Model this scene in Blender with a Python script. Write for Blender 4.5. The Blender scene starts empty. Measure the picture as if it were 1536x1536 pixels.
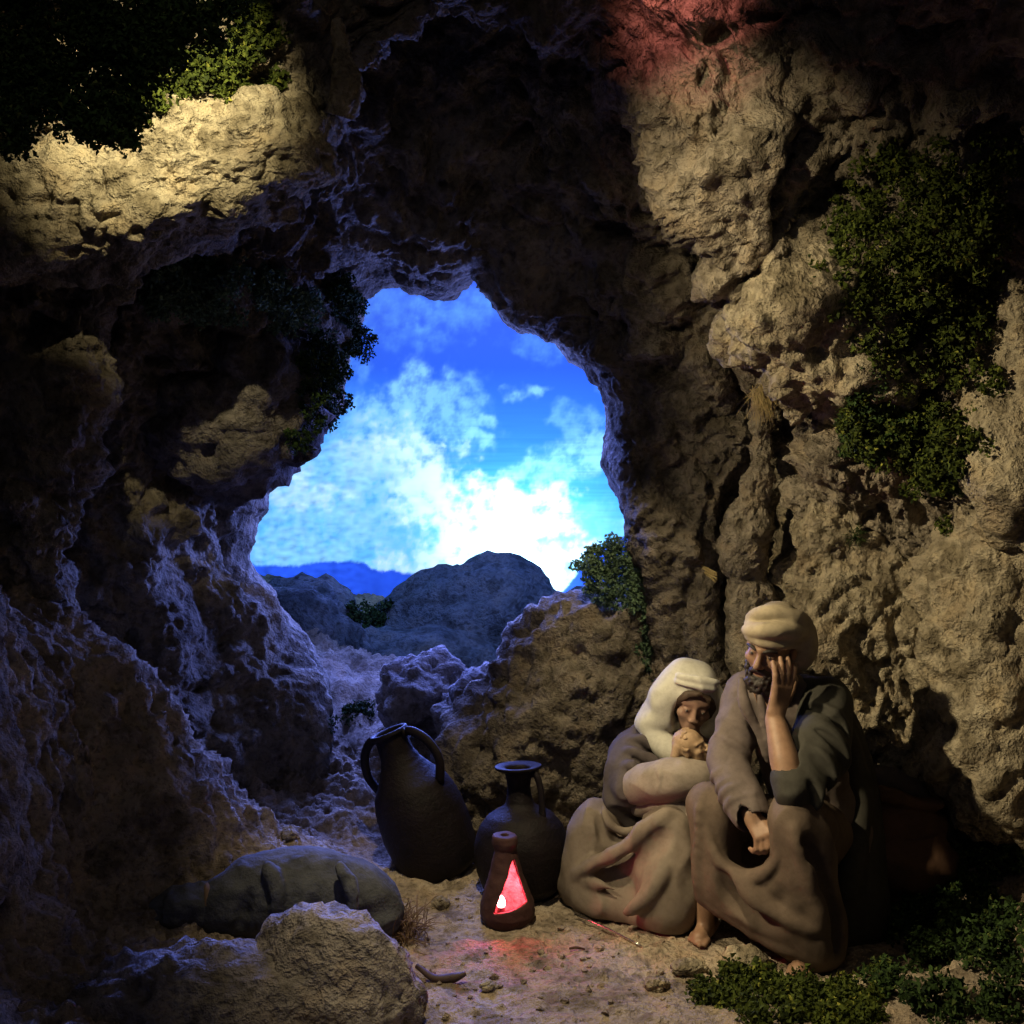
import bpy, bmesh, math, random
import numpy as np
from mathutils import Vector, Matrix
from mathutils.bvhtree import BVHTree

R = math.radians
SC = bpy.context.scene
COL = SC.collection
# ------------------------------------------------------------------ camera
CAM_H, PITCH, FPX = 1.67, R(3.0), 1647.0
cam = bpy.data.cameras.new('camera')
cam.sensor_width = 36.0
cam.lens = 36.0 * FPX / 1536.0
cam.clip_start, cam.clip_end = 0.05, 100.0
cam_o = bpy.data.objects.new('camera', cam)
cam_o.location = (0, 0, CAM_H)
cam_o.rotation_euler = (R(90) - PITCH, 0, 0)
COL.objects.link(cam_o)
SC.camera = cam_o
# ------------------------------------------------------------------ world, exposure
w = bpy.data.worlds.new('World')
SC.world = w
w.use_nodes = True
w.node_tree.nodes['Background'].inputs[0].default_value = (0.55, 0.58, 0.95, 1)
w.node_tree.nodes['Background'].inputs[1].default_value = 0.010
SC.view_settings.view_transform = 'Standard'
SC.view_settings.look = 'None'
SC.view_settings.exposure = 0.0
SC.view_settings.gamma = 1.0
SC.cycles.use_denoising = True
SC.cycles.max_bounces = 5
SC.cycles.diffuse_bounces = 3
SC.cycles.sample_clamp_indirect = 4.0


def lamp(name, kind, loc, power, color, size=0.03, target=None, cone=60, blend=0.5):
    l = bpy.data.lights.new(name, kind)
    l.energy = power
    l.color = color
    if kind == 'AREA':
        l.size = size
    else:
        l.shadow_soft_size = size
    if kind == 'SPOT':
        l.spot_size = R(cone)
        l.spot_blend = blend
    o = bpy.data.objects.new(name, l)
    o.location = loc
    if target is not None:
        o.rotation_euler = (Vector(target) - Vector(loc)).to_track_quat('-Z', 'Y').to_euler()
    COL.objects.link(o)
    return o


SKY_E = 1.0
WARM = (1.0, 0.815, 0.49)
BLUE = (0.16, 0.235, 1.0)
lamp('key_lamp', 'SPOT', (-1.85, 2.62, 2.76), 1080, WARM, 0.07, (1.48, 4.0, 1.06), 57, 1.0)
lamp('vault_fill', 'SPOT', (-0.10, 2.5, 2.75), 80, WARM, 0.04, (0.90, 3.85, 2.55), 36, 1.0)  # added warm spot to lift the dim upper right arch
lamp('floor_lamp', 'SPOT', (-0.25, 2.9, 3.2), 270, WARM, 0.04, (0.14, 3.66, 0.0), 48, 0.9)
lamp('boulder_fill', 'SPOT', (0.25, 3.0, 3.1), 140, WARM, 0.03, (0.40, 4.62, 0.90), 20, 1.0)  # extra warm spot added to brighten the central boulder and its bush
lamp('ledge_lamp', 'SPOT', (-0.85, 2.25, 3.15), 270, (1.0, 0.85, 0.48), 0.012, (-1.14, 3.62, 2.70), 44, 1.0)
lamp('red_lamp', 'SPOT', (0.30, 3.0, 3.1), 20, (1.0, 0.30, 0.27), 0.03, (0.66, 3.75, 3.00), 56, 1.0)
lamp('fill_lamp', 'SPOT', (-0.3, 0.6, 3.4), 20, (1.0, 0.88, 0.76), 0.8, (-0.4, 4.0, 1.1), 75, 1.0)
lamp('backdrop_lamp', 'SPOT', (0.1, 9.25, 0.45), 140, (0.80, 0.95, 1.0), 0.12, (0.15, 10.0, 1.0), 120, 1.0)
lamp('sky_fill', 'SPOT', (-0.4, 9.5, 2.6), 5400, BLUE, 1.2, (0.15, 4.6, 1.0), 46, 0.9)  # added blue spot standing in for more light from the sky board
lamp('blue_fill_over_opening', 'SPOT', (-0.5, 7.2, 3.9), 1250, BLUE, 0.7, (-0.1, 5.0, 0.7), 50, 0.9)  # added out of sight above the opening to push blue into the cave
lamp('blue_fill_by_jamb', 'SPOT', (1.35, 7.0, 2.2), 1450, BLUE, 0.8, (-1.1, 5.3, 1.5), 44, 1.0)  # hidden spot added to turn the left inner wall blue
lamp('blue_fill_from_left', 'SPOT', (-2.3, 7.0, 2.4), 2700, BLUE, 0.8, (0.9, 4.8, 1.6), 60, 0.9)  # unseen blue spot added for the right side of the opening
lamp('blue_fill_behind_boulder', 'SPOT', (0.55, 6.2, 0.5), 620, BLUE, 0.5, (-0.15, 5.0, 2.6), 60, 0.9)  # added behind the boulder to throw blue up onto the vault
lamp('blue_fill_on_hills', 'SPOT', (-0.3, 6.3, 3.5), 520, (0.20, 0.34, 1.0), 0.4, (-0.4, 8.2, 0.8), 90, 0.9)  # concealed blue spot added to brighten the hills

# ------------------------------------------------------------------ maths helpers
CP, SP = math.cos(PITCH), math.sin(PITCH)


def P(px, py, Y):
    """world point at world depth Y whose direction passes the photo pixel (1536 frame)"""
    a = (px - 768.0) / FPX
    b = (768.0 - py) / FPX
    dy = CP + b * SP
    dz = -SP + b * CP
    t = Y / dy
    return np.array([a * t, Y, CAM_H + dz * t])


def PA(px, py, Y):
    a = (px - 768.0) / FPX
    b = (768.0 - py) / FPX
    t = Y / (CP + b * SP)
    return np.stack([a * t, Y + 0 * a, CAM_H + (-SP + b * CP) * t], -1)


def to_px(X):
    X = np.asarray(X, float)
    d = X - np.array([0, 0, CAM_H])
    f = d[..., 1] * CP - d[..., 2] * SP
    u = d[..., 1] * SP + d[..., 2] * CP
    return 768 + FPX * d[..., 0] / f, 768 - FPX * u / f


rng = np.random.RandomState(7)
PERM = np.concatenate([rng.permutation(256)] * 3).astype(np.int32)
GR = rng.normal(size=(256, 3)).astype(np.float32)
GR /= np.linalg.norm(GR, axis=1, keepdims=True)
FP = rng.rand(256, 3).astype(np.float32)


def hsh(i, j, k):
    return PERM[PERM[PERM[i & 255] + (j & 255)] + (k & 255)]


def perlin(p):
    p = p.astype(np.float32)
    i = np.floor(p).astype(np.int32)
    f = p - i
    u = f * f * f * (f * (f * 6 - 15) + 10)
    out = 0
    for a in (0, 1):
        wx = u[:, 0] if a else 1 - u[:, 0]
        for b in (0, 1):
            wy = u[:, 1] if b else 1 - u[:, 1]
            for c in (0, 1):
                wz = u[:, 2] if c else 1 - u[:, 2]
                g = GR[hsh(i[:, 0] + a, i[:, 1] + b, i[:, 2] + c)]
                d = g[:, 0] * (f[:, 0] - a) + g[:, 1] * (f[:, 1] - b) + g[:, 2] * (f[:, 2] - c)
                out = out + wx * wy * wz * d
    return out * 1.5


def fbm(p, oct=4, gain=0.5, lac=2.03):
    s, a = 0, 1.0
    for o in range(oct):
        s = s + a * perlin(p + o * 17.3)
        p = p * lac
        a *= gain
    return s


def ridged(p, oct=4):
    s, a = 0, 1.0
    for o in range(oct):
        s = s + a * (1 - np.abs(perlin(p + o * 9.1)) * 2)
        p = p * 2.07
        a *= 0.5
    return s / 1.9


def worley(p):
    p = p.astype(np.float32)
    i = np.floor(p).astype(np.int32)
    f = p - i
    f1 = np.full(len(p), 9, np.float32)
    f2 = f1.copy()
    for a in (-1, 0, 1):
        for b in (-1, 0, 1):
            for c in (-1, 0, 1):
                q = FP[hsh(i[:, 0] + a, i[:, 1] + b, i[:, 2] + c)]
                d = (q[:, 0] + a - f[:, 0]) ** 2 + (q[:, 1] + b - f[:, 1]) ** 2 + (q[:, 2] + c - f[:, 2]) ** 2
                m = d < f1
                f2 = np.where(m, f1, np.minimum(f2, d))
                f1 = np.where(m, d, f1)
    return np.sqrt(f1), np.sqrt(f2)


def sstep(a, b, x):
    t = np.clip((x - a) / (b - a), 0, 1)
    return t * t * (3 - 2 * t)


def unit(v):
    v = np.asarray(v, float)
    return v / np.linalg.norm(v)


def billow(p, oct=5, gain=0.55):
    t, a = 0, 1.0
    for o in range(oct):
        t = t + a * np.abs(perlin(p + o * 13.7)) * 2
        p = p * 2.05
        a *= gain
    return t


def rock_disp(p, s=1.0, big=1.0):
    """height of crumbly plaster rock in metres at world points p"""
    q = p / s
    warp = np.stack([perlin(q * 1.7 + 3.1), perlin(q * 1.7 + 41.7), perlin(q * 1.7 + 77.9)], -1)
    w2 = np.stack([perlin(q * 7 + 13.1), perlin(q * 7 + 4.7), perlin(q * 7 + 57.9)], -1)
    qq = q + 0.25 * warp
    g1, g2 = worley((q + 0.06 * w2) * 10.5)
    h = 0.18 * big * fbm(q * 1.1, 3)
    h = h + 0.105 * big * (billow(qq * 2.3, 4, 0.55) - 0.75)
    rough = sstep(-0.3, 0.25, perlin(q * 1.9 + 91.0))
    h = h + (0.015 + 0.055 * rough) * (0.5 - g1)
    h = h + 0.030 * (ridged(qq * 4.3 + 2, 4) - 0.6) * sstep(-0.2, 0.3, perlin(q * 1.3 + 33))
    f = fbm(q * 14, 5, 0.78)
    h = h + 0.017 * f + 0.010 * np.abs(f)
    k1, _ = worley((q + 0.02 * w2) * 25)
    h = h + (0.008 + 0.022 * sstep(-0.2, 0.3, perlin(q * 3.1 + 61))) * (0.5 - k1)
    pits = sstep(0.40, 0.16, worley(q * 7.1 + 7 + 0.5 * w2)[0])
    h = h - 0.07 * pits * sstep(-0.15, 0.2, perlin(q * 2.3 + 15))
    return h * s


# ------------------------------------------------------------------ mesh / object helpers
def tag(o, label=None, cat=None, group=None, kind=None):
    if label: o['label'] = label
    if cat: o['category'] = cat
    if group: o['group'] = group
    if kind: o['kind'] = kind
    return o


def mesh_np(name, V, F, smooth=True):
    V = np.ascontiguousarray(V, np.float32)
    F = np.ascontiguousarray(F, np.int32)
    n = F.shape[1]
    me = bpy.data.meshes.new(name)
    me.vertices.add(len(V))
    me.vertices.foreach_set('co', V.ravel())
    me.loops.add(F.size)
    me.loops.foreach_set('vertex_index', F.ravel())
    me.polygons.add(len(F))
    me.polygons.foreach_set('loop_start', np.arange(0, F.size, n, dtype=np.int32))
    me.update(calc_edges=True)
    me.validate()
    if smooth: me.shade_smooth()
    else: me.shade_flat()
    return me


def obj(name, V, F, mat, parent=None, base=None, smooth=True):
    """V in world space; the object origin sits at base (or its parent's)"""
    if parent is not None:
        b = np.array(parent.get('_base', (0, 0, 0)))
        loc = (0, 0, 0)
    else:
        if base is None:
            base = np.array([V[:, 0].mean(), V[:, 1].mean(), V[:, 2].min()])
        b = np.array(base, float)
        loc = tuple(b)
    o = bpy.data.objects.new(name, mesh_np(name, np.asarray(V) - b, F, smooth))
    o.data.materials.append(mat)
    o.location = loc
    o['_base'] = [float(x) for x in b]
    if parent is not None: o.parent = parent
    COL.objects.link(o)
    return o


def empty(name, base):
    o = bpy.data.objects.new(name, None)
    o.location = tuple(float(x) for x in base)
    o.empty_display_size = 0.1
    o['_base'] = [float(x) for x in base]
    COL.objects.link(o)
    return o


def grid_faces(n, m, wrap_m=False):
    i, j = np.meshgrid(np.arange(n - 1), np.arange(m if wrap_m else m - 1), indexing='ij')
    j2 = (j + 1) % m
    return np.stack([i * m + j, i * m + j2, (i + 1) * m + j2, (i + 1) * m + j], -1).reshape(-1, 4)


def grid_normals(G, wrap=False):
    du = np.gradient(G, axis=0)
    if wrap:
        dv = (np.roll(G, -1, 1) - np.roll(G, 1, 1)) / 2
    else:
        dv = np.gradient(G, axis=1)
    n = np.cross(du, dv)
    return n / np.maximum(np.linalg.norm(n, axis=-1, keepdims=True), 1e-9)


def join(parts):
    Vs, Fs, k = [], [], 0
    for v, f in parts:
        Vs.append(v); Fs.append(np.asarray(f) + k); k += len(v)
    return np.concatenate(Vs), np.concatenate(Fs)


def catmull(pts, n):
    pts = np.asarray(pts, float)
    if len(pts) == 2:
        t = np.linspace(0, 1, n)[:, None]
        return pts[0] * (1 - t) + pts[1] * t
    e = np.concatenate([[2 * pts[0] - pts[1]], pts, [2 * pts[-1] - pts[-2]]])
    s = np.linspace(0, len(pts) - 1 - 1e-6, n)
    i = s.astype(int)
    t = (s - i)[:, None]
    a, b, c, d = e[i], e[i + 1], e[i + 2], e[i + 3]
    return 0.5 * (2 * b + (c - a) * t + (2 * a - 5 * b + 4 * c - d) * t ** 2 + (3 * b - a - 3 * c + d) * t ** 3)


def tube_mesh(pts, rad, n=24, seg=10, flat=1.0, flatdir=None):
    c = catmull(pts, n)
    r = np.interp(np.linspace(0, 1, n), np.linspace(0, 1, len(np.atleast_1d(rad))), np.atleast_1d(rad)) if np.ndim(rad) else np.full(n, rad)
    t = np.gradient(c, axis=0)
    t /= np.linalg.norm(t, axis=1, keepdims=True)
    ref = np.array([0.31, 0.2, 0.93]) if flatdir is None else np.asarray(flatdir, float)
    a = np.cross(t, ref); a /= np.linalg.norm(a, axis=1, keepdims=True)
    b = np.cross(t, a)
    th = np.linspace(0, 2 * np.pi, seg, endpoint=False)
    V = c[:, None] + r[:, None, None] * (np.cos(th)[None, :, None] * a[:, None] * flat + np.sin(th)[None, :, None] * b[:, None])
    V = V.reshape(-1, 3)
    F = grid_faces(n, seg, True)
    k = len(V)
    V = np.concatenate([V, c[:1], c[-1:]])
    j = np.arange(seg)
    cap1 = np.stack([np.full(seg, k), (j + 1) % seg, j, j], -1)
    cap2 = np.stack([np.full(seg, k + 1), (n - 1) * seg + j, (n - 1) * seg + (j + 1) % seg, (n - 1) * seg + (j + 1) % seg], -1)
    return V, F, cap1[:, :3], cap2[:, :3]


def tube_tri(pts, rad, n=24, seg=8, flat=1.0, flatdir=None):
    V, F, c1, c2 = tube_mesh(pts, rad, n, seg, flat, flatdir)
    T = np.concatenate([F[:, [0, 1, 2]], F[:, [0, 2, 3]], c1, c2])
    return V, T


# ------------------------------------------------------------------ signed distance sculpting
class Field:
    def __init__(s, lo, hi, h):
        s.lo = np.asarray(lo, float); s.h = h
        n = np.ceil((np.asarray(hi, float) - s.lo) / h).astype(int) + 1
        s.ax = [(s.lo[i] + h * np.arange(n[i])).astype(np.float32) for i in range(3)]
        s.V = np.full(tuple(n), 9.0, np.float32)

    def sl(s, bmin, bmax):
        out = []
        for i in range(3):
            a = int(np.clip(np.floor((bmin[i] - s.lo[i]) / s.h), 0, s.V.shape[i]))
            b = int(np.clip(np.ceil((bmax[i] - s.lo[i]) / s.h) + 1, 0, s.V.shape[i]))
            out.append(slice(a, max(b, a)))
        return tuple(out)

    def grid(s, q):
        return (s.ax[0][q[0]][:, None, None], s.ax[1][q[1]][None, :, None], s.ax[2][q[2]][None, None, :])

    def put(s, q, d, k, sub=False):
        a = s.V[q]
        if a.size == 0: return
        if sub: a = -a
        if k <= 0:
            r = np.minimum(a, d)
        else:
            hh = np.clip(0.5 + 0.5 * (d - a) / k, 0, 1)
            r = d * (1 - hh) + a * hh - k * hh * (1 - hh)
        s.V[q] = -r if sub else r

    def cap(s, a, b, ra, rb=None, k=0.02, sub=False):
        rb = ra if rb is None else rb
        a = np.asarray(a, float); b = np.asarray(b, float)
        m = max(ra, rb) + k + 3 * s.h
        q = s.sl(np.minimum(a, b) - m, np.maximum(a, b) + m)
        x, y, z = s.grid(q)
        ab = b - a
        L = max(ab @ ab, 1e-9)
        t = np.clip(((x - a[0]) * ab[0] + (y - a[1]) * ab[1] + (z - a[2]) * ab[2]) / L, 0, 1)
        d = np.sqrt((x - a[0] - t * ab[0]) ** 2 + (y - a[1] - t * ab[1]) ** 2 + (z - a[2] - t * ab[2]) ** 2) - (ra + (rb - ra) * t)
        s.put(q, d, k, sub)

    def ell(s, c, r, rot=None, k=0.02, sub=False):
        c = np.asarray(c, float); r = np.asarray(r, float) * np.ones(3)
        m = r.max() + k + 3 * s.h
        q = s.sl(c - m, c + m)
        x, y, z = s.grid(q)
        x, y, z = x - c[0], y - c[1], z - c[2]
        if rot is None:
            u, v, w_ = x, y, z
        else:
            A = np.asarray(rot)      # rows are the local axes
            u = A[0][0] * x + A[0][1] * y + A[0][2] * z
            v = A[1][0] * x + A[1][1] * y + A[1][2] * z
            w_ = A[2][0] * x + A[2][1] * y + A[2][2] * z
        k0 = np.sqrt((u / r[0]) ** 2 + (v / r[1]) ** 2 + (w_ / r[2]) ** 2)
        k1 = np.sqrt((u / r[0] ** 2) ** 2 + (v / r[1] ** 2) ** 2 + (w_ / r[2] ** 2) ** 2)
        d = k0 * (k0 - 1) / np.maximum(k1, 1e-6)
        s.put(q, d, k, sub)

    def tube(s, pts, r, k=0.02, n=None, sub=False):
        pts = np.asarray(pts, float)
        n = n or (len(pts) * 4 - 3)
        c = catmull(pts, n)
        rr = np.interp(np.linspace(0, 1, n), np.linspace(0, 1, len(np.atleast_1d(r))), np.atleast_1d(r)) if np.ndim(r) else np.full(n, r)
        for i in range(n - 1):
            s.cap(c[i], c[i + 1], rr[i], rr[i + 1], k, sub)

    def noise(s, amp, scale, aniso=(1, 1, 1)):
        m = np.abs(s.V) < max(0.03, 4 * s.h)
        ii = np.nonzero(m)
        p = np.stack([s.ax[0][ii[0]] * aniso[0], s.ax[1][ii[1]] * aniso[1], s.ax[2][ii[2]] * aniso[2]], -1)
        s.V[ii] += amp * fbm(p * scale, 2)

    def crease(s, amp, scale, aniso=(1, 1, 1), off=0.0):
        """sharp crests and soft hollows, as in draped cloth"""
        m = np.abs(s.V) < max(0.04, 4 * s.h)
        ii = np.nonzero(m)
        p = np.stack([s.ax[0][ii[0]] * aniso[0], s.ax[1][ii[1]] * aniso[1], s.ax[2][ii[2]] * aniso[2]], -1) * scale + off
        p = p + 0.35 * np.stack([perlin(p * 0.7 + 9), perlin(p * 0.7 + 29), perlin(p * 0.7 + 49)], -1)
        msk = sstep(-0.35, 0.25, perlin(p * 0.45 + 71))
        s.V[ii] += amp * msk * (2.2 * np.abs(perlin(p)) - 0.45)

    def floor(s, z):
        zz = s.ax[2][None, None, :]
        s.V = np.maximum(s.V, z - zz)

    def mesh(s):
        V = s.V
        S = V < 0
        c = [S[a:S.shape[0] - 1 + a, b:S.shape[1] - 1 + b, d:S.shape[2] - 1 + d] for a in (0, 1) for b in (0, 1) for d in (0, 1)]
        allv = c[0].copy(); anyv = c[0].copy()
        for q in c[1:]:
            allv &= q; anyv |= q
        mix = anyv & ~allv
        I = np.stack(np.nonzero(mix), -1)
        idx = np.full(mix.shape, -1, np.int32)
        idx[mix] = np.arange(len(I))
        off = np.array([(a, b, d) for a in (0, 1) for b in (0, 1) for d in (0, 1)])
        val = np.stack([V[I[:, 0] + o[0], I[:, 1] + o[1], I[:, 2] + o[2]] for o in off], -1)
        acc = np.zeros((len(I), 3)); cnt = np.zeros(len(I))
        for i in range(8):
            for j in range(i + 1, 8):
                if np.abs(off[i] - off[j]).sum() != 1: continue
                a, b = val[:, i], val[:, j]
                m = (a < 0) != (b < 0)
                t = np.where(m, a / np.where(m, a - b, 1), 0)
                acc += m[:, None] * (off[i] + t[:, None] * (off[j] - off[i]))
                cnt += m
        X = s.lo + s.h * (I + acc / cnt[:, None])
        Fs = []
        n = np.array(S.shape)
        for ax in range(3):
            u, v = [(1, 2), (2, 0), (0, 1)][ax]
            sl0 = [slice(None)] * 3; sl1 = [slice(None)] * 3
            sl0[ax] = slice(0, n[ax] - 1); sl1[ax] = slice(1, n[ax])
            for q in (u, v):
                sl0[q] = slice(1, n[q] - 1); sl1[q] = slice(1, n[q] - 1)
            A, B = S[tuple(sl0)], S[tuple(sl1)]
            E = np.stack(np.nonzero(A != B), -1)
            if len(E) == 0: continue
            ins = A[E[:, 0], E[:, 1], E[:, 2]]
            base = E.copy()
            base[:, u] += 1; base[:, v] += 1
            def cell(du, dv):
                e = base.copy()
                e[:, u] -= du; e[:, v] -= dv
                return idx[e[:, 0], e[:, 1], e[:, 2]]
            q4 = np.stack([cell(1, 1), cell(0, 1), cell(0, 0), cell(1, 0)], -1)
            q4 = np.where(ins[:, None], q4, q4[:, ::-1])
            Fs.append(q4)
        F = np.concatenate(Fs)
        F = F[(F >= 0).all(1)]
        # one light smoothing pass
        nb = np.zeros_like(X); c2 = np.zeros(len(X))
        for a in range(4):
            b = (a + 1) % 4
            np.add.at(nb, F[:, a], X[F[:, b]]); np.add.at(c2, F[:, a], 1)
            np.add.at(nb, F[:, b], X[F[:, a]]); np.add.at(c2, F[:, b], 1)
        X = 0.55 * X + 0.45 * nb / np.maximum(c2, 1)[:, None]
        return X, F


# ------------------------------------------------------------------ materials
class NT:
    def __init__(s, name):
        s.m = bpy.data.materials.new(name)
        s.m.use_nodes = True
        s.t = s.m.node_tree
        s.b = s.t.nodes['Principled BSDF']
        g = s.t.nodes.new('ShaderNodeNewGeometry')
        s.geo = g
        s.pos = g.outputs['Position']

    def n(s, kind, **kw):
        x = s.t.nodes.new(kind)
        for k, v in kw.items():
            if hasattr(x, k): setattr(x, k, v)
            else: x.inputs[k.replace('_', ' ')].default_value = v
        return x

    def l(s, a, b): s.t.links.new(a, b)

    def noise(s, scale, detail=4, rough=0.55, vec=None):
        x = s.n('ShaderNodeTexNoise')
        x.inputs['Scale'].default_value = scale
        x.inputs['Detail'].default_value = detail
        x.inputs['Roughness'].default_value = rough
        s.l(vec or s.pos, x.inputs['Vector'])
        return x.outputs[0]

    def voro(s, scale, feature='F1', vec=None):
        x = s.n('ShaderNodeTexVoronoi')
        x.feature = feature
        x.inputs['Scale'].default_value = scale
        s.l(vec or s.pos, x.inputs['Vector'])
        return x.outputs['Distance']

    def ramp(s, fac, stops):
        x = s.n('ShaderNodeValToRGB')
        e = x.color_ramp.elements
        while len(e) < len(stops): e.new(0.5)
        for i, (p, c) in enumerate(stops):
            e[i].position = p
            e[i].color = (*c, 1) if len(c) == 3 else c
        s.l(fac, x.inputs[0])
        return x.outputs[0]

    def mix(s, fac, a, b, mode='MIX'):
        x = s.n('ShaderNodeMix', data_type='RGBA', blend_type=mode)
        if isinstance(fac, (int, float)): x.inputs[0].default_value = fac
        else: s.l(fac, x.inputs[0])
        for v, i in ((a, 6), (b, 7)):
            if isinstance(v, tuple): x.inputs[i].default_value = (*v, 1)
            else: s.l(v, x.inputs[i])
        return x.outputs[2]

    def math(s, op, a, b=0.0):
        x = s.n('ShaderNodeMath', operation=op)
        for v, i in ((a, 0), (b, 1)):
            if isinstance(v, (int, float)): x.inputs[i].default_value = v
            else: s.l(v, x.inputs[i])
        return x.outputs[0]

    def bump(s, h, strength, dist, prev=None):
        x = s.n('ShaderNodeBump')
        x.inputs['Strength'].default_value = strength
        x.inputs['Distance'].default_value = dist
        s.l(h, x.inputs['Height'])
        if prev: s.l(prev, x.inputs['Normal'])
        return x.outputs[0]

    def out(s, color, rough, normal=None, spec=0.3):
        if isinstance(color, tuple): s.b.inputs['Base Color'].default_value = (*color, 1)
        else: s.l(color, s.b.inputs['Base Color'])
        if isinstance(rough, (int, float)): s.b.inputs['Roughness'].default_value = rough
        else: s.l(rough, s.b.inputs['Roughness'])
        s.b.inputs['Specular IOR Level'].default_value = spec
        if normal: s.l(normal, s.b.inputs['Normal'])
        return s.m


def rock_mat(name, c1, c2, c3, grain=1.0, spec=0.15):
    m = NT(name)
    a = m.noise(3.2, 3, 0.6)
    b = m.noise(34 / grain, 4, 0.62)
    col = m.ramp(a, [(0.30, c2), (0.5, c1), (0.72, c3)])
    spk = m.ramp(b, [(0.34, (0.50, 0.48, 0.46)), (0.50, (1, 1, 1)), (0.72, (1.14, 1.12, 1.06))])
    col = m.mix(0.8, col, spk, 'MULTIPLY')
    st = m.noise(7.5, 2, 0.7)
    col = m.mix(0.75, col, m.ramp(st, [(0.38, (0.42, 0.40, 0.36)), (0.50, (1, 1, 1)), (0.66, (1.05, 0.97, 0.86))]), 'MULTIPLY')
    return m.out(col, 0.95, m.bump(b, 1.0, 0.050 * grain), spec)


def simple_mat(name, c, rough=0.6, var=0.25, scale=9, bump=0.25, spec=0.3):
    m = NT(name)
    lo = tuple(x * (1 - var) for x in c)
    hi = tuple(min(1, x * (1 + var * 0.6)) for x in c)
    a = m.noise(scale, 3, 0.6)
    col = m.ramp(a, [(0.32, lo), (0.5, c), (0.7, hi)])
    b = m.noise(scale * 5, 4, 0.65)
    col = m.mix(0.5, col, m.ramp(b, [(0.3, (0.7, 0.68, 0.66)), (0.55, (1, 1, 1))]), 'MULTIPLY')
    return m.out(col, rough, m.bump(b, bump, 0.008) if bump else None, spec)


def moss_mat(name, dark, light, tip):
    m = NT(name)
    isl = m.geo.outputs['Random Per Island']
    col = m.ramp(isl, [(0.0, dark), (0.55, light), (0.93, light), (1.0, tip)])
    big = m.noise(6, 3)
    col = m.mix(0.6, col, m.ramp(big, [(0.35, (0.45, 0.5, 0.5)), (0.65, (1.1, 1.1, 1.0))]), 'MULTIPLY')
    return m.out(col, 0.8, None, 0.2)


M_ROCK = rock_mat('rock_tan', (0.28, 0.242, 0.190), (0.17, 0.147, 0.120), (0.36, 0.315, 0.245))
M_ROCK2 = rock_mat('rock_pale', (0.38, 0.33, 0.24), (0.25, 0.212, 0.158), (0.46, 0.405, 0.305))
M_ROCKG_SHADE = rock_mat('rock_grey_shade', (0.19, 0.17, 0.16), (0.12, 0.108, 0.104), (0.25, 0.225, 0.205))  # darker grey puts the inner chamber's shade into the rock colour
M_ROCKB = rock_mat('rock_ash', (0.31, 0.28, 0.26), (0.21, 0.19, 0.18), (0.40, 0.365, 0.335))
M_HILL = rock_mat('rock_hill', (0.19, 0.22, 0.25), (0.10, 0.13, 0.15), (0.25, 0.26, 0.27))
M_GROUND = rock_mat('ground_sand', (0.42, 0.345, 0.265), (0.30, 0.245, 0.19), (0.52, 0.44, 0.34), 0.7)
M_MOSS = moss_mat('moss_green', (0.014, 0.024, 0.005), (0.066, 0.088, 0.012), (0.26, 0.26, 0.045))
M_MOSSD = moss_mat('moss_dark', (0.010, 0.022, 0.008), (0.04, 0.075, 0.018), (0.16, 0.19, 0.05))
M_MOSSB = moss_mat('moss_grey', (0.05, 0.085, 0.05), (0.16, 0.245, 0.14), (0.30, 0.38, 0.22))
M_CLAY = simple_mat('clay_dark', (0.008, 0.0048, 0.0058), 0.65, 0.5, 14, 0.6, 0.25)
M_TERRA = simple_mat('clay_terracotta', (0.065, 0.030, 0.026), 0.75, 0.3, 16, 0.35, 0.3)
M_STRAW = simple_mat('straw', (0.42, 0.32, 0.14), 0.7, 0.3, 20, 0.2)
M_STRAWD = simple_mat('straw_brown', (0.20, 0.13, 0.075), 0.8, 0.3, 20, 0.2)
M_SKIN = simple_mat('skin_painted', (0.26, 0.155, 0.098), 0.5, 0.2, 12, 0.1, 0.35)
M_SKINW = simple_mat('skin_fair_painted', (0.27, 0.165, 0.118), 0.5, 0.15, 12, 0.1, 0.35)
M_BABY = simple_mat('skin_infant_painted', (0.31, 0.21, 0.125), 0.55, 0.2, 20, 0.15, 0.3)
M_HAIR = simple_mat('hair_dark', (0.022, 0.016, 0.013), 0.55, 0.3, 40, 0.3, 0.4)
M_HAIRB = simple_mat('hair_brown', (0.06, 0.038, 0.025), 0.6, 0.3, 40, 0.3, 0.3)
M_TURBAN = simple_mat('cloth_cream', (0.35, 0.295, 0.205), 0.8, 0.18, 10, 0.2, 0.15)
M_VEIL = simple_mat('cloth_white', (0.48, 0.465, 0.40), 0.8, 0.12, 10, 0.15, 0.15)
M_TAUPE = simple_mat('cloth_taupe', (0.125, 0.100, 0.090), 0.8, 0.22, 10, 0.2, 0.15)
M_BROWN = simple_mat('cloth_brown', (0.115, 0.085, 0.064), 0.8, 0.22, 10, 0.2, 0.15)
M_DARK = simple_mat('cloth_grey_green', (0.045, 0.043, 0.036), 0.8, 0.22, 10, 0.2, 0.15)
M_TAN = simple_mat('cloth_tan', (0.185, 0.150, 0.118), 0.75, 0.18, 10, 0.15, 0.2)
M_PLUM = simple_mat('cloth_plum_grey', (0.085, 0.071, 0.070), 0.8, 0.2, 10, 0.2, 0.15)
M_SWAD = simple_mat('cloth_swaddle', (0.235, 0.198, 0.165), 0.8, 0.15, 12, 0.2, 0.15)
M_LEATH = simple_mat('blanket_rust', (0.085, 0.045, 0.028), 0.7, 0.25, 14, 0.2, 0.25)
M_SACK = simple_mat('sackcloth', (0.085, 0.090, 0.10), 0.9, 0.35, 12, 0.9, 0.1)
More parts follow.
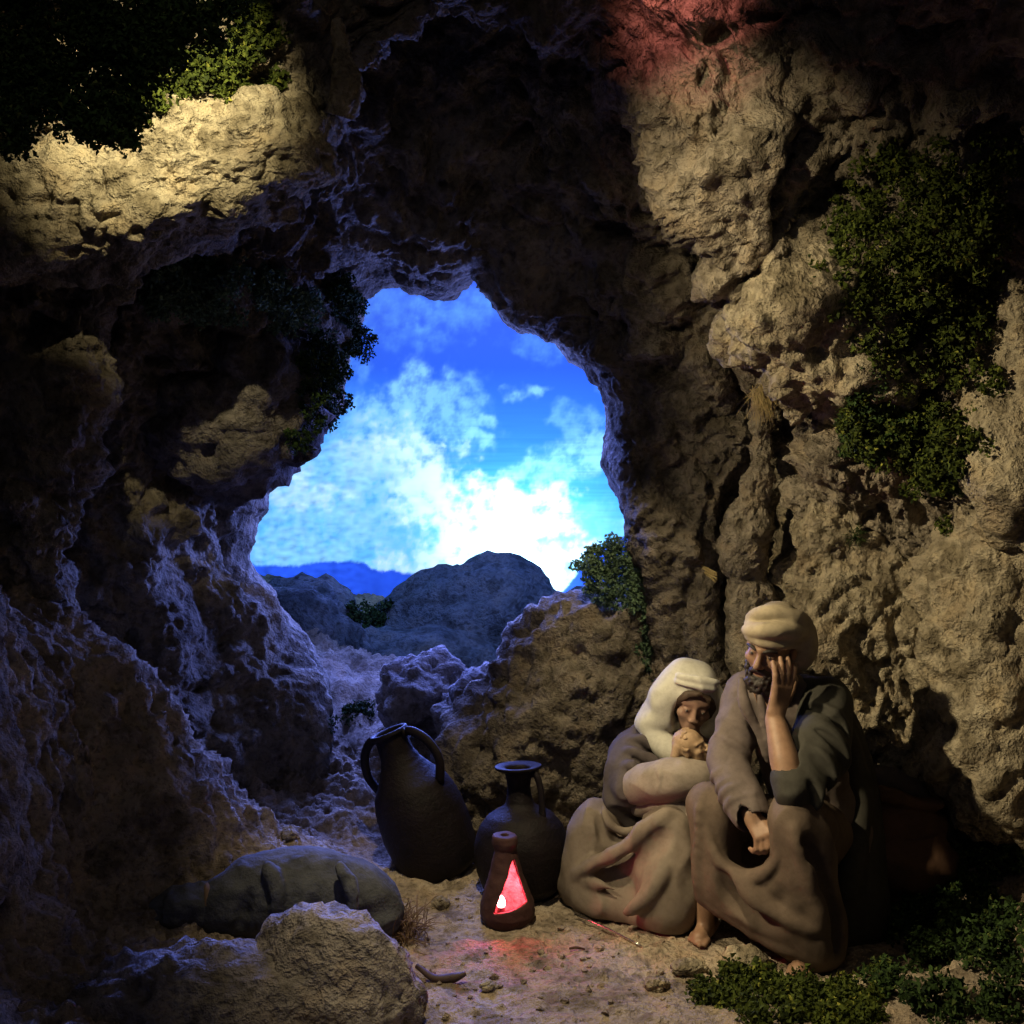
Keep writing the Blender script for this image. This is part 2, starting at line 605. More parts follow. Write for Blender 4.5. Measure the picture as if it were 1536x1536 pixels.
M_EYE = simple_mat('eye_paint', (0.05, 0.04, 0.035), 0.3, 0.1, 10, 0.0, 0.5)
mm = NT('metal_wire'); mm.b.inputs['Metallic'].default_value = 1.0
M_WIRE = mm.out((0.75, 0.73, 0.68), 0.22, None, 0.5)
me_ = NT('bulb_glow')
me_.b.inputs['Emission Color'].default_value = (1.0, 0.50, 0.50, 1)
me_.b.inputs['Emission Strength'].default_value = 7.0
M_FOIL = simple_mat('foil_pink', (0.80, 0.55, 0.45), 0.4, 0.6, 32, 0.6, 0.5)
M_BULB = me_.out((0.8, 0.3, 0.3), 0.4)

# ------------------------------------------------------------------ sky: painted backdrop board, glowing from behind
SKY_Y = 10.0


def lin(r, g, b):
    c = np.array([r, g, b]) / 255.0
    return np.where(c <= 0.04045, c / 12.92, ((c + 0.055) / 1.055) ** 2.4)


def build_sky():
    xs = np.concatenate([np.linspace(-6, -2.7, 24, endpoint=False), np.linspace(-2.7, 1.5, 330, endpoint=False), np.linspace(1.5, 5, 24)])
    zs = np.concatenate([np.linspace(-1.0, 0.2, 12, endpoint=False), np.linspace(0.2, 3.6, 270, endpoint=False), np.linspace(3.6, 6, 24)])
    X, Z = np.meshgrid(xs, zs, indexing='ij')
    W = np.stack([X, np.full_like(X, SKY_Y), Z], -1).reshape(-1, 3)
    u, v = to_px(W)                         # the painting was laid out on the photo's grid
    p2 = np.stack([u / 100, v / 100, 0 * u], -1)
    n1 = fbm(p2 * 1.5, 5, 0.6)
    n2 = fbm(p2 * 5 + 5, 4, 0.65)
    n3 = fbm(p2 * 1.1 + 50, 4, 0.6)
    wu = u + 26 * fbm(p2 * 2.2 + 9, 3); wv = v + 18 * fbm(p2 * 2.2 + 31, 3)
    t = np.clip((v - 420) / 440, -0.6, 1.3)
    stops = [-0.6, 0.0, 0.3, 0.55, 0.75, 1.0, 1.3]
    cols = np.array([lin(62, 100, 240), lin(66, 106, 244), lin(48, 98, 230), lin(54, 128, 232), lin(72, 164, 236), lin(118, 198, 242), lin(124, 200, 242)])
    C = np.stack([np.interp(t, stops, cols[:, k]) for k in range(3)], -1)
    teal = sstep(640, 480, u) * sstep(540, 660, v)
    C = C * (1 - 0.75 * teal[:, None]) + 0.75 * teal[:, None] * lin(84, 176, 236)
    # clouds: (cx, cy, rx, ry, density, colour)
    white, cy1, cy2 = lin(205, 238, 254), lin(136, 204, 246), lin(104, 172, 246)
    blobs = [(620, 620, 85, 62, 0.9, cy1), (560, 660, 100, 60, 0.8, cy1), (690, 650, 60, 70, 0.45, cy2), (585, 690, 70, 58, 1.05, white), (520, 720, 110, 55, 0.7, cy1),
             (640, 720, 60, 40, 1.0, white), (480, 770, 110, 70, 0.75, cy1), (560, 790, 80, 60, 0.8, cy1), (455, 740, 70, 22, 0.6, white),
             (715, 720, 30, 28, 1.05, white), (730, 775, 130, 58, 1.15, white), (800, 745, 66, 16, 0.9, white), (838, 700, 64, 24, 0.9, cy1), (880, 676, 36, 24, 0.9, cy1),
             (870, 625, 40, 22, 0.7, cy2), (790, 583, 34, 14, 0.8, cy1), (730, 630, 18, 14, 0.8, cy1), (718, 664, 30, 13, 0.85, cy1),
             (690, 470, 70, 40, 0.55, cy2), (600, 455, 60, 40, 0.45, cy2), (800, 510, 50, 30, 0.4, cy2), (535, 545, 24, 46, 0.5, cy2), (640, 505, 70, 18, 0.3, cy2),
             (420, 820, 140, 30, 0.8, cy1), (600, 850, 70, 24, 0.9, white), (760, 840, 150, 50, 1.0, white), (900, 770, 60, 30, 0.3, cy1), (500, 620, 40, 50, 0.5, cy2)]
    for (cx, cy, rx, ry, den, col) in blobs:
        e = 1 - np.sqrt(((wu - cx) / rx) ** 2 + ((wv - cy) / ry) ** 2)
        a = sstep(-0.30, 0.62, e + 0.60 * n1 + 0.15 * n2) * np.clip(den, 0, 1) * sstep(-0.75, -0.05, e)
        a = np.clip(a * (0.78 + 0.55 * n2), 0, 1)[:, None]
        C = C * (1 - a) + a * col
    far = sstep(330, 120, np.abs(u - 670)) * sstep(60, 330, v)
    a = (1 - far) * sstep(0.05, 0.7, n3 + 0.2 * n2) * 0.7
    C = C * (1 - a[:, None]) + a[:, None] * cy1
    # painted far mountains along the foot of the board
    hx = [100, 380, 440, 470, 500, 545, 556, 580, 610, 640, 700, 840, 858, 880, 905, 930, 955, 1000, 1300]
    hy = [840, 846, 850, 845, 842, 843, 853, 856, 860, 866, 880, 890, 872, 836, 818, 808, 795, 760, 700]
    top = np.interp(u, hx, hy) + 3 * n2
    hm = sstep(-3, 3, v - top)[:, None]
    mcol = lin(40, 84, 214) * (1 + 0.25 * n1[:, None])
    C = C * (1 - hm) + hm * mcol
    streak = fbm(np.stack([u / 160, v / 3.0, 0 * u], -1), 3) * sstep(500, 760, u) * sstep(560, 700, v)
    fleck = fbm(np.stack([u / 14, v / 7, 0 * u + 4], -1), 2) * sstep(680, 480, u) * sstep(560, 700, v)
    C = np.clip(C * (1 + 0.16 * streak + 0.3 * fleck)[:, None], 0, 1)
    F = grid_faces(len(xs), len(zs))
    m = NT('sky_painting')
    at = m.n('ShaderNodeAttribute', attribute_name='paint')
    col = at.outputs['Color']
    m.l(col, m.b.inputs['Emission Color'])
    m.b.inputs['Emission Strength'].default_value = SKY_E
    m.out(col, 0.9, None, 0.1)
    m.m.cycles.emission_sampling = 'NONE'
    o = obj('sky', W, F, m.m, base=(0, SKY_Y, -1))
    ca = o.data.color_attributes.new('paint', 'FLOAT_COLOR', 'POINT')
    ca.data.foreach_set('color', np.concatenate([C, np.ones((len(C), 1))], 1).astype(np.float32).ravel())
    tag(o, 'backlit painted blue sky with white clouds and far blue mountains', 'sky', kind='structure')


build_sky()

# ------------------------------------------------------------------ cave shell
CX, CY = 690.0, 700.0
NTH = 880
TH = np.linspace(-np.pi, np.pi, NTH, endpoint=False)
BVHS = []


def ring(poly):
    a = np.array(poly, float)
    th = np.arctan2(a[:, 1] - CY, a[:, 0] - CX)
    r = np.hypot(a[:, 0] - CX, a[:, 1] - CY)
    o = np.argsort(th)
    th, r, y = th[o], r[o], a[o, 2]
    th = np.concatenate([th - 2 * np.pi, th, th + 2 * np.pi])
    return np.interp(TH, th, np.tile(r, 3)), np.interp(TH, th, np.tile(y, 3))


def sm(a, k):
    ker = np.hanning(2 * k + 1); ker /= ker.sum()
    return np.convolve(np.concatenate([a[-k:], a, a[:k]]), ker, 'valid')


RIM = [(380, 832), (404, 765), (415, 715), (450, 690), (485, 655), (510, 610), (514, 560), (536, 505), (546, 450), (575, 428), (600, 428), (615, 438), (655, 440), (680, 441), (692, 428), (706, 415),
       (722, 420), (740, 446), (758, 478), (778, 496), (806, 502), (835, 512), (852, 545), (880, 568), (897, 590), (906, 625), (904, 660), (906, 695), (918, 730), (930, 760), (950, 790), (958, 830)]
R0 = [(x, y, np.interp(x, [380, 560, 700, 950], [5.5, 5.35, 5.2, 5.0])) for x, y in RIM]
R0 += [(966, 900, 5.0), (975, 1000, 5.0), (960, 1200, 5.0), (900, 1400, 5.0), (690, 1450, 5.2), (560, 1400, 5.4), (512, 1200, 5.4), (500, 1100, 5.4), (488, 1020, 5.45), (455, 955, 5.5), (415, 890, 5.5)]
R1 = [(60, 1000, 4.0), (130, 850, 3.95), (150, 700, 3.9), (160, 560, 3.85), (220, 420, 3.8), (330, 345, 3.75), (430, 320, 3.75), (490, 235, 3.75), (560, 130, 3.75), (650, 70, 3.75), (760, 70, 3.7), (880, 90, 3.7),
      (945, 180, 3.7), (1000, 275, 3.75), (1080, 400, 3.85), (1140, 480, 3.95), (1200, 545, 4.05), (1212, 640, 4.1), (1190, 740, 4.2), (1205, 850, 4.3), (1212, 950, 4.35), (1225, 1100, 4.4), (1240, 1250, 4.4),
      (1150, 1600, 4.2), (690, 1800, 4.0), (200, 1600, 4.0), (80, 1250, 4.0)]
r0, y0 = ring(R0)
r1, y1 = ring(R1)
r0, y0 = sm(r0, 2), sm(y0, 20)
r1, y1 = sm(r1, 7), sm(y1, 20)


def ringw(r, y):
    return PA(CX + r * np.cos(TH), CY + r * np.sin(TH), y)


r0s = sm(r0, 22)
RINGS = [ringw(r0s * 1.75, y0 + 1.1), ringw(r0s * 1.30, y0 + 0.75), ringw(r0 * 1.06, y0 + 0.28), ringw(r0, y0), ringw(r0 * 0.45 + r0s * 0.66, y0 - 0.50),
         ringw((r0s * 0.5 + r1 * 0.5) * 1.10, y0 * 0.38 + y1 * 0.62), ringw(r1 * 1.10, y1 + 0.28), ringw(r1 * 1.03, y1 + 0.06), ringw(r1 * 1.10, y1 - 0.10), ringw(r1 * 1.36, y1 - 0.22), ringw(r1 * 1.9, y1 - 0.60), ringw(r1 * 2.7, y1 - 1.35)]
NSEG = [6, 8, 22, 42, 72, 74, 40, 38, 82, 106, 30]


def shell_base():
    E = np.stack([2 * RINGS[0] - RINGS[1]] + RINGS + [2 * RINGS[-1] - RINGS[-2]])
    out, amp = [], []
    AMP = [0.5, 0.5, 0.22, 0.16, 0.5, 0.9, 0.8, 0.8, 0.9, 1.0, 1.0, 1.0]
    for s in range(len(RINGS) - 1):
        a, b, c, d = E[s], E[s + 1], E[s + 2], E[s + 3]
        for i in range(NSEG[s]):
            t = i / NSEG[s]
            out.append(0.5 * (2 * b + (c - a) * t + (2 * a - 5 * b + 4 * c - d) * t * t + (3 * b - a - 3 * c + d) * t ** 3))
            amp.append(AMP[s] * (1 - t) + AMP[s + 1] * t)
    out.append(RINGS[-1]); amp.append(AMP[-1])
    return np.stack(out), np.array(amp)


G, A = shell_base()
N = grid_normals(G, True)
cen = np.array([0, 4.0, 1.6])
if (N * (cen - G)).sum() < 0: N = -N          # towards the hollow
D = rock_disp(G.reshape(-1, 3)).reshape(G.shape[:2])
# slanted, stringy strata on the upper vault as in the photo
G2 = G + N * (D * A[:, None])[..., None]
jit = G2.reshape(-1, 3)
jit = jit + 0.03 * np.stack([perlin(jit * 6 + 5), perlin(jit * 6 + 25), perlin(jit * 6 + 45)], -1) * np.repeat(A, NTH)[:, None]
SHELL = jit
cave = obj('cave_wall', SHELL, grid_faces(G.shape[0], NTH, True), M_ROCK, base=(0, 4, 0))
tag(cave, 'craggy tan rock wall and vault of the cave around the opening', 'cave', kind='structure')


def add_bvh(Gr, wrap):
    s = Gr[::3, ::3]
    F = grid_faces(s.shape[0], s.shape[1], wrap)
    BVHS.append(BVHTree.FromPolygons([tuple(x) for x in s.reshape(-1, 3)], F.tolist()))


add_bvh(SHELL.reshape(G.shape), True)

# ------------------------------------------------------------------ ground


def ground_h(x, y):
    z = 0.40 * sstep(4.35, 6.0, y) - 0.25 * sstep(6.3, 7.5, y)
    mound = np.interp(-x, [0.3, 0.62, 0.85, 1.05, 1.25, 1.55, 2.2], [0, 0.06, 0.25, 0.48, 0.80, 1.10, 1.5])
    near = 0.18 + 0.82 * sstep(3.45, 3.95, y)
    near = 1 + (near - 1) * sstep(-1.75, -1.3, x)
    z = z + mound * (1 - 0.75 * sstep(3.85, 4.6, y)) * near
    z = z + 0.30 * sstep(1.35, 2.0, x) + 0.12 * sstep(0.9, 1.5, x) * sstep(3.5, 3.2, y)
    return z


def build_ground():
    xs = np.concatenate([np.linspace(-2.8, -1.8, 40, endpoint=False), np.linspace(-1.8, 1.6, 330, endpoint=False), np.linspace(1.6, 2.6, 40)])
    ys = np.concatenate([np.linspace(1.6, 2.9, 40, endpoint=False), np.linspace(2.9, 5.2, 330, endpoint=False), np.linspace(5.2, 10.2, 80)])
    X, Yg = np.meshgrid(xs, ys, indexing='ij')
    Z = ground_h(X, Yg)
    p = np.stack([X, Yg, Z], -1).reshape(-1, 3)
    rough = sstep(-0.35, -1.0, p[:, 0]) * 1.0 + 0.5 * sstep(4.4, 5.2, p[:, 1])
    rough = np.clip(rough, 0, 1)
    d = rock_disp(p, 0.6, 0.6)
    fine = 0.02 * fbm(p * 4.5, 3) + 0.010 * fbm(p * 16, 3, 0.6)
    g1, _ = worley(p * 22 + 0.2 * fbm(p * 9, 2)[:, None])
    lump = sstep(0.42, 0.1, g1) * 0.016 * sstep(-0.1, 0.35, perlin(p * 3 + 7))
    flat = np.exp(-(((p[:, 0] - 0.75) / 0.55) ** 2 + ((p[:, 1] - 3.75) / 0.4) ** 2) * 0.7)
    gn = grid_normals(np.stack([X, Yg, Z], -1)).reshape(-1, 3)
    gn *= np.sign(gn[:, 2:3])
    p += gn * (d * (0.16 + 0.90 * rough) * (1 - 0.8 * flat) + (fine + lump) * (1 - 0.55 * flat))[:, None]
    p[:, 1] += 0.03 * rough * perlin(p * 3 + 3)
    Gg = p.reshape(X.shape + (3,))
    o = obj('ground', p, grid_faces(*X.shape), M_GROUND, base=(0, 4, 0))
    tag(o, 'sandy cave floor rising to a rough mound and out through the opening', 'ground', kind='structure')
    add_bvh(Gg, False)
    return xs, ys, Gg[..., 2]


GXS, GYS, GZ = build_ground()


def gz(x, y):
    i = np.clip(np.searchsorted(GXS, x) - 1, 0, len(GXS) - 2)
    j = np.clip(np.searchsorted(GYS, y) - 1, 0, len(GYS) - 2)
    return float(GZ[i:i + 2, j:j + 2].mean())


# ------------------------------------------------------------------ boulders
_ico = {}


def ico(n):
    if n not in _ico:
        bm = bmesh.new()
        bmesh.ops.create_icosphere(bm, subdivisions=n, radius=1)
        bm.verts.ensure_lookup_table()
        V = np.array([v.co[:] for v in bm.verts]); F = np.array([[v.index for v in f.verts] for f in bm.faces])
        bm.free()
        _ico[n] = (V, F)
    return _ico[n]


def boulder(name, c, r, mat, label, cat='rock', sub=6, tilt=0.0, seed=0, disp=1.0, scale=0.75, square=0.0, big=1.0, group=None, kind=None, fn=None):
    V, F = ico(sub)
    U = V.copy()
    if square:
        U = U / (np.abs(U) ** (2 + 4 * square)).sum(1, keepdims=True) ** (1 / (2 + 4 * square))
    W = U * np.asarray(r)
    ct, st = math.cos(R(tilt)), math.sin(R(tilt))
    W = np.stack([W[:, 0] * ct + W[:, 2] * st, W[:, 1], -W[:, 0] * st + W[:, 2] * ct], -1)
    nrm = U / np.asarray(r); nrm /= np.linalg.norm(nrm, axis=1, keepdims=True)
    nrm = np.stack([nrm[:, 0] * ct + nrm[:, 2] * st, nrm[:, 1], -nrm[:, 0] * st + nrm[:, 2] * ct], -1)
    W = W + np.asarray(c)
    if fn is not None: W = fn(W)
    d = rock_disp(W + seed * 3.71, scale, big)
    W = W + nrm * (d * disp)[:, None]
    o = obj(name, W, F, mat)
    tag(o, label, cat, group, kind)
    BVHS.append(BVHTree.FromPolygons([tuple(x) for x in W], F.tolist()) if sub <= 5 else BVHTree.FromPolygons([tuple(x) for x in (ico(5)[0] * np.asarray(r) + np.asarray(c))], ico(5)[1].tolist()))
    return o


GR_R = 'boulders of the cave'
boulder('boulder', P(828, 1095, 4.75), (0.35, 0.27, 0.60), M_ROCK, 'tall craggy boulder behind the clay jugs under the opening', sub=6, seed=1, disp=0.8, square=0.05, tilt=24, group=GR_R)
boulder('boulder', P(640, 1040, 5.3), (0.24, 0.22, 0.20), M_ROCKB, 'small rounded grey boulder beside the path out of the cave', sub=5, seed=2, disp=0.7, scale=0.5, group=GR_R)
boulder('boulder', P(735, 1090, 5.0), (0.25, 0.2, 0.26), M_ROCKB, 'grey rubble boulder filling the gap beside the tall craggy boulder', sub=5, seed=21, disp=0.9, scale=0.5, group=GR_R)
boulder('hill', P(712, 1000, 8.2), (0.86, 0.6, 0.78), M_HILL, 'rounded blue-grey hill standing against the glowing sky', 'hill', sub=5, seed=3, disp=0.55, scale=1.1, kind='structure')
boulder('hill', P(430, 1018, 7.2), (0.58, 0.6, 0.62), M_HILL, 'layered rocky hill at the foot of the cave opening', 'hill', sub=5, seed=4, disp=0.8, square=0.3, kind='structure')
boulder('hill', P(600, 1030, 7.6), (0.9, 0.5, 0.42), M_HILL, 'low dark saddle between the two hills outside', 'hill', sub=5, seed=14, disp=0.5, kind='structure')
boulder('hill', P(960, 960, 7.6), (0.75, 0.5, 0.4), M_HILL, 'low hill flank running behind the tall craggy boulder', 'hill', sub=5, seed=15, disp=0.5, kind='structure')
boulder('boulder', P(345, 590, 4.75), (0.40, 0.42, 0.40), M_ROCKG_SHADE, 'bulging overhang of dark rock capped by the moss ledge', sub=5, seed=5, disp=0.9, group=GR_R)
boulder('boulder', P(215, 285, 3.62), (0.62, 0.22, 0.20), M_ROCK2, 'long pale crusted ledge lit bright below the black foliage', sub=7, seed=6, disp=0.5, tilt=-16, square=0.3, group=GR_R)
boulder('boulder', (-1.15, 2.33, 2.82), (0.42, 0.16, 0.13), M_ROCKG_SHADE, 'dark jutting shelf of rock carrying the black foliage', sub=5, seed=16, disp=0.35, group=GR_R)
boulder('boulder', P(1320, 930, 4.42), (0.40, 0.30, 0.80), M_ROCK2, 'large pale pitted rock slab behind the turbaned man', sub=7, seed=7, disp=0.85, square=0.4, group=GR_R)
boulder('boulder', P(1530, 1010, 3.98), (0.33, 0.30, 0.62), M_ROCK2, 'pale upright rock with vertical grooves at the edge of the slab', sub=6, seed=8, disp=0.75, square=0.3, group=GR_R)
boulder('boulder', P(1560, 560, 3.75), (0.25, 0.25, 0.55), M_ROCK2, 'tan rock rib beyond the hanging moss curtain', sub=5, seed=9, disp=0.8, square=0.3, group=GR_R)
boulder('boulder', P(1240, 470, 3.98), (0.34, 0.26, 0.42), M_ROCK2, 'tan lumpy rock shoulder above the dry grass tassel', sub=6, seed=10, disp=0.95, tilt=-35, group=GR_R)
boulder('boulder', P(1090, 190, 3.72), (0.25, 0.22, 0.38), M_ROCK, 'rugged overhanging rock washed by red lamplight', sub=5, seed=11, disp=1.1, tilt=-15, group=GR_R)
boulder('boulder', P(1285, 90, 3.5), (0.10, 0.10, 0.16), M_ROCK, 'knobbed drip of rock hanging from the dark vault', sub=5, seed=12, disp=0.5, scale=0.4, group=GR_R)
boulder('boulder', P(1055, 660, 4.85), (0.22, 0.26, 0.60), M_ROCKG_SHADE, 'grey rock jamb beside the cave opening, shade put into its colour', sub=5, seed=13, disp=0.85, square=0.2, group=GR_R)


def pillar(pts, rad, mat, label, seed, disp=0.6, scale=0.4):
    n, sg = 100, 76
    c = catmull(pts, n)
    r = np.interp(np.linspace(0, 1, n), np.linspace(0, 1, len(rad)), rad)
    V, F, c1, c2 = tube_mesh(c, r, n, sg)
    cc = np.concatenate([np.repeat(c, sg, 0), c[:1], c[-1:]])
    nr = V - cc; nr /= np.maximum(np.linalg.norm(nr, axis=1, keepdims=True), 1e-6)
    V = V + nr * (rock_disp(V + seed * 2.3, scale, 0.9) * disp)[:, None]
    T = np.concatenate([F[:, [0, 1, 2]], F[:, [0, 2, 3]], c1, c2])
    return tag(obj('rock_outcrop', V, T, mat), label, 'rock', 'rock pillars')


pillar([P(1150, 470, 4.25), P(1128, 530, 4.2), P(1140, 590, 4.25), P(1142, 650, 4.3), P(1135, 720, 4.3), P(1125, 790, 4.3), P(1120, 860, 4.35), P(1150, 1000, 4.4)], [0.05, 0.085, 0.06, 0.035, 0.05, 0.095, 0.07, 0.16], M_ROCK, 'twisted root-like rock pillar with a dry grass tassel', 1)
pillar([P(1050, 480, 4.4), P(1060, 530, 4.38), P(1080, 590, 4.45), P(1095, 660, 4.6)], [0.03, 0.085, 0.08, 0.03], M_ROCK, 'blunt hanging rock lobe beside the root-like pillar', 2)
pillar([P(1055, 825, 4.5), P(1058, 870, 4.48), P(1050, 920, 4.48), P(1062, 985, 4.5), P(1070, 1040, 4.55)], [0.045, 0.075, 0.07, 0.085, 0.12], M_ROCK, 'knotty weathered stump of rock holding a broken straw stub', 3, 0.4, 0.3)

pillar([P(452, 120, 3.62), P(445, 180, 3.60), P(438, 240, 3.60), P(425, 300, 3.64)], [0.03, 0.06, 0.05, 0.02], M_ROCK2, 'short crusted drip of rock at the end of the pale ledge', 4, 0.35, 0.3)
pillar([P(505, 30, 3.62), P(512, 75, 3.60), P(520, 130, 3.60), P(510, 175, 3.62)], [0.02, 0.035, 0.055, 0.045], M_ROCK2, 'hooked drip of rock hanging beside the yellow-lit moss', 5, 0.35, 0.3)

pillar([(-1.575, 2.94, 0.7), (-1.57, 2.935, 1.4), (-1.575, 2.935, 2.2), (-1.572, 2.935, 2.8), (-1.58, 2.95, 3.5)], [0.15, 0.14, 0.13, 0.13, 0.16], M_ROCKG_SHADE, 'unseen rock column added to cut the key lamp beam off the chamber', 6, 0.2, 0.3)  # added out of view to keep the key beam off the inner chamber

# stones in front
boulder('stone', P(500, 1495, 3.20), (0.29, 0.20, 0.25), M_ROCKB, 'smooth pale-topped stone lying in front of the grey sack', sub=5, seed=31, disp=0.45, scale=0.6, tilt=10, group='stones on the floor')
boulder('stone', P(300, 1520, 3.14), (0.40, 0.22, 0.20), M_ROCKB, 'broad low stone against the smooth pale-topped stone', sub=5, seed=32, disp=0.6, scale=0.5, group='stones on the floor')
for px, py, Y, r, s, lb in [(1035, 1428, 3.47, 0.045, 41, 'fist-sized pale stone at the edge of the green moss below the hem'), (1120, 1428, 3.50, 0.055, 42, 'pale stone touching the bearded man\'s robe hem'),
                            (1300, 1466, 3.32, 0.035, 43, 'small tan stone bedded in the dark moss'), (985, 1470, 3.36, 0.03, 44, 'small flat stone lying on the open sand'),
                            (660, 1348, 4.0, 0.022, 45, 'dark pebble between the tall amphora and the lantern'), (735, 1480, 3.35, 0.022, 46, 'lone pebble on the pink-lit sand before the lantern'), (468, 1205, 4.05, 0.05, 47, 'lumpy stone on the crest of the sandy mound'), (430, 1190, 4.1, 0.035, 48, 'smaller stone beside the lumpy stone on the mound')]:
    q = P(px, py, Y)
    boulder('stone', (q[0], q[1], gz(q[0], q[1]) + r * 0.35), (r * 1.35, r, r * 0.75), M_ROCK2, lb, sub=4, seed=s, disp=0.5, scale=0.2, group='stones on the floor')


def build_gravel():
    rs = np.random.RandomState(5)
    V0, F0 = ico(1)
    parts = []
    for _ in range(420):
        px, Y = rs.uniform(430, 1150), rs.uniform(3.15, 4.6)
        x = (px - 768) / FPX * Y
        if rs.rand() > 0.35 + 0.65 * (perlin(np.array([[x * 3, Y * 3, 0.5]]))[0] > 0): continue
        r = 0.004 + 0.011 * rs.rand() ** 2
        V = V0 * (1 + 0.3 * rs.normal(size=(len(V0), 1))) * r * np.array([1.2, 1, 0.8])
        parts.append((V + [x, Y, gz(x, Y) + r * 0.4], F0))
    V, F = join(parts)
    tag(obj('gravel', V, F, M_GROUND, smooth=False), 'loose grit scattered over the sandy cave floor', 'gravel', kind='stuff')


build_gravel()


def hit(px, py):
    o = Vector((0, 0, CAM_H))
    d = Vector(P(px, py, 4.0)) - o
    d.normalize()
    best = None
    for b in BVHS:
        h = b.ray_cast(o, d, 30)
        if h[0] is not None and (best is None or h[3] < best[3]): best = h
    n = np.array(best[1])
    if n @ np.array(d) > 0: n = -n
    return np.array(best[0]), n


# ------------------------------------------------------------------ moss
OCT_V = np.array([[1, 1, 1], [-1, -1, 1], [-1, 1, -1], [1, -1, -1]], float) * 0.75
OCT_F = np.array([[0, 1, 2], [0, 3, 1], [0, 2, 3], [1, 3, 2]])


def moss(px_list, n, size, mat, label, seed, lift=0.03, Y=None, cat='moss', leafy=0.08, depth=0.6, name='moss_clump'):
    """px_list: (px, py, radius_px) tufts, each rooted on the rock behind that point"""
    rs = np.random.RandomState(seed)
    n, size = int(n * 1.45), size * 0.72
    tot = sum(r ** 2 for _, _, r in px_list)
    Cs, Ns = [], []
    for px, py, r in px_list:
        if Y is None: c, nn = hit(px, py)
        else: c, nn = P(px, py, Y), np.array([0, -1, 0.2])
        m = max(20, int(n * r * r / tot))
        rad = r / FPX * c[1]
        nn = unit(nn + np.array([0, -0.25, 0.15]))
        # sub-tufts on a dome
        k = max(4, m // 28)
        u = rs.normal(size=(k, 3)); u /= np.linalg.norm(u, axis=1, keepdims=True)
        u *= (0.35 + 0.65 * rs.rand(k, 1) ** 0.5)
        dn = u @ nn
        u = u - np.outer(dn, nn) * (1 - depth)
        sub = c + nn * lift + u * rad
        which = rs.randint(0, k, m)
        v = rs.normal(size=(m, 3)); v /= np.linalg.norm(v, axis=1, keepdims=True)
        tr = (0.018 + 0.022 * rs.rand(k))[which][:, None] * (0.45 + 0.75 * rs.rand(m, 1))
        Cs.append(sub[which] + v * tr * (size / 0.007) ** 0.5); Ns.append(v)
    Cc, Nn = np.concatenate(Cs), np.concatenate(Ns)
    m = len(Cc)
    s = size * (0.55 + 0.9 * rs.rand(m, 1, 1))
    ax = rs.normal(size=(m, 3, 3))
    Q, _ = np.linalg.qr(ax)
    an = np.stack([1 + 0.8 * rs.rand(m), 0.6 + 0.5 * rs.rand(m), np.where(rs.rand(m) < leafy, 0.18, 0.6 + 0.3 * rs.rand(m))], -1)
    O = OCT_V[None] * (1 + 0.25 * rs.normal(size=(m, 4, 1)))
    W = np.einsum('mvi,mij->mvj', O * an[:, None, :], Q) * s + Cc[:, None]
    V = W.reshape(-1, 3)
    F = (OCT_F[None] + 4 * np.arange(m)[:, None, None]).reshape(-1, 3)
    o = obj(name, V, F, mat, smooth=False)
    return tag(o, label, cat, 'moss and bushes in the cave')


def scatter_px(poly, n, rmin, rmax, seed):
    rs = np.random.RandomState(seed)
    poly = np.array(poly, float)
    lo, hi = poly.min(0), poly.max(0)
    out = []
    while len(out) < n:
        p = lo + rs.rand(2) * (hi - lo)
        x, y = p
        ins = False
        for i in range(len(poly)):
            x1, y1_ = poly[i]; x2, y2 = poly[i - 1]
            if (y1_ > y) != (y2 > y) and x < (x2 - x1) * (y - y1_) / (y2 - y1_) + x1: ins = not ins
        if ins: out.append((x, y, rs.uniform(rmin, rmax)))
    return out


moss(scatter_px([(1255, 410), (1300, 240), (1420, 190), (1500, 240), (1480, 420), (1465, 560), (1475, 700), (1400, 720), (1290, 650), (1240, 620), (1285, 560), (1300, 500), (1240, 440)], 80, 30, 56, 1), 20000, 0.0078, M_MOSS, 'big dark green moss curtain hanging on the tan rock face', 1, 0.05)
moss(scatter_px([(1240, 600), (1300, 560), (1380, 640), (1440, 720), (1400, 755), (1300, 690)], 14, 18, 34, 2), 4000, 0.007, M_MOSSD, 'blackish moss tuft at the foot of the moss curtain', 2, 0.05)
moss(scatter_px([(225, 445), (250, 395), (330, 410), (400, 415), (450, 440), (455, 490), (380, 470), (300, 475), (235, 480)], 30, 18, 32, 3), 7000, 0.0075, M_MOSSB, 'grey-green moss cushion along the top of the dark overhang', 3, 0.06)
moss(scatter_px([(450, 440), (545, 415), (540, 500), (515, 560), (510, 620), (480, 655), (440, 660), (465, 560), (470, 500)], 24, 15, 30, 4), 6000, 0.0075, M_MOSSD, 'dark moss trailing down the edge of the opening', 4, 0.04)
moss(scatter_px([(200, 180), (220, 110), (300, 60), (390, 20), (420, 60), (400, 110), (300, 170), (240, 200)], 22, 18, 36, 5), 6000, 0.0075, M_MOSS, 'yellow-lit green moss hanging over the bright ledge', 5, 0.06)
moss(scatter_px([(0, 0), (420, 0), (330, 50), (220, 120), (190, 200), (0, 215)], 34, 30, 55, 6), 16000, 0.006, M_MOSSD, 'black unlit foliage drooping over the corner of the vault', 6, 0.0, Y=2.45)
moss([(890, 850, 30), (925, 835, 30), (955, 850, 28), (905, 880, 28), (945, 890, 34), (975, 920, 30), (990, 960, 26), (970, 870, 30), (985, 1000, 24), (960, 985, 22), (1000, 890, 16)], 8000, 0.0075, M_MOSSB, 'bushy grey-green shrub beside the tall craggy boulder', 7, 0.02, Y=4.62, cat='bush', name='bush')
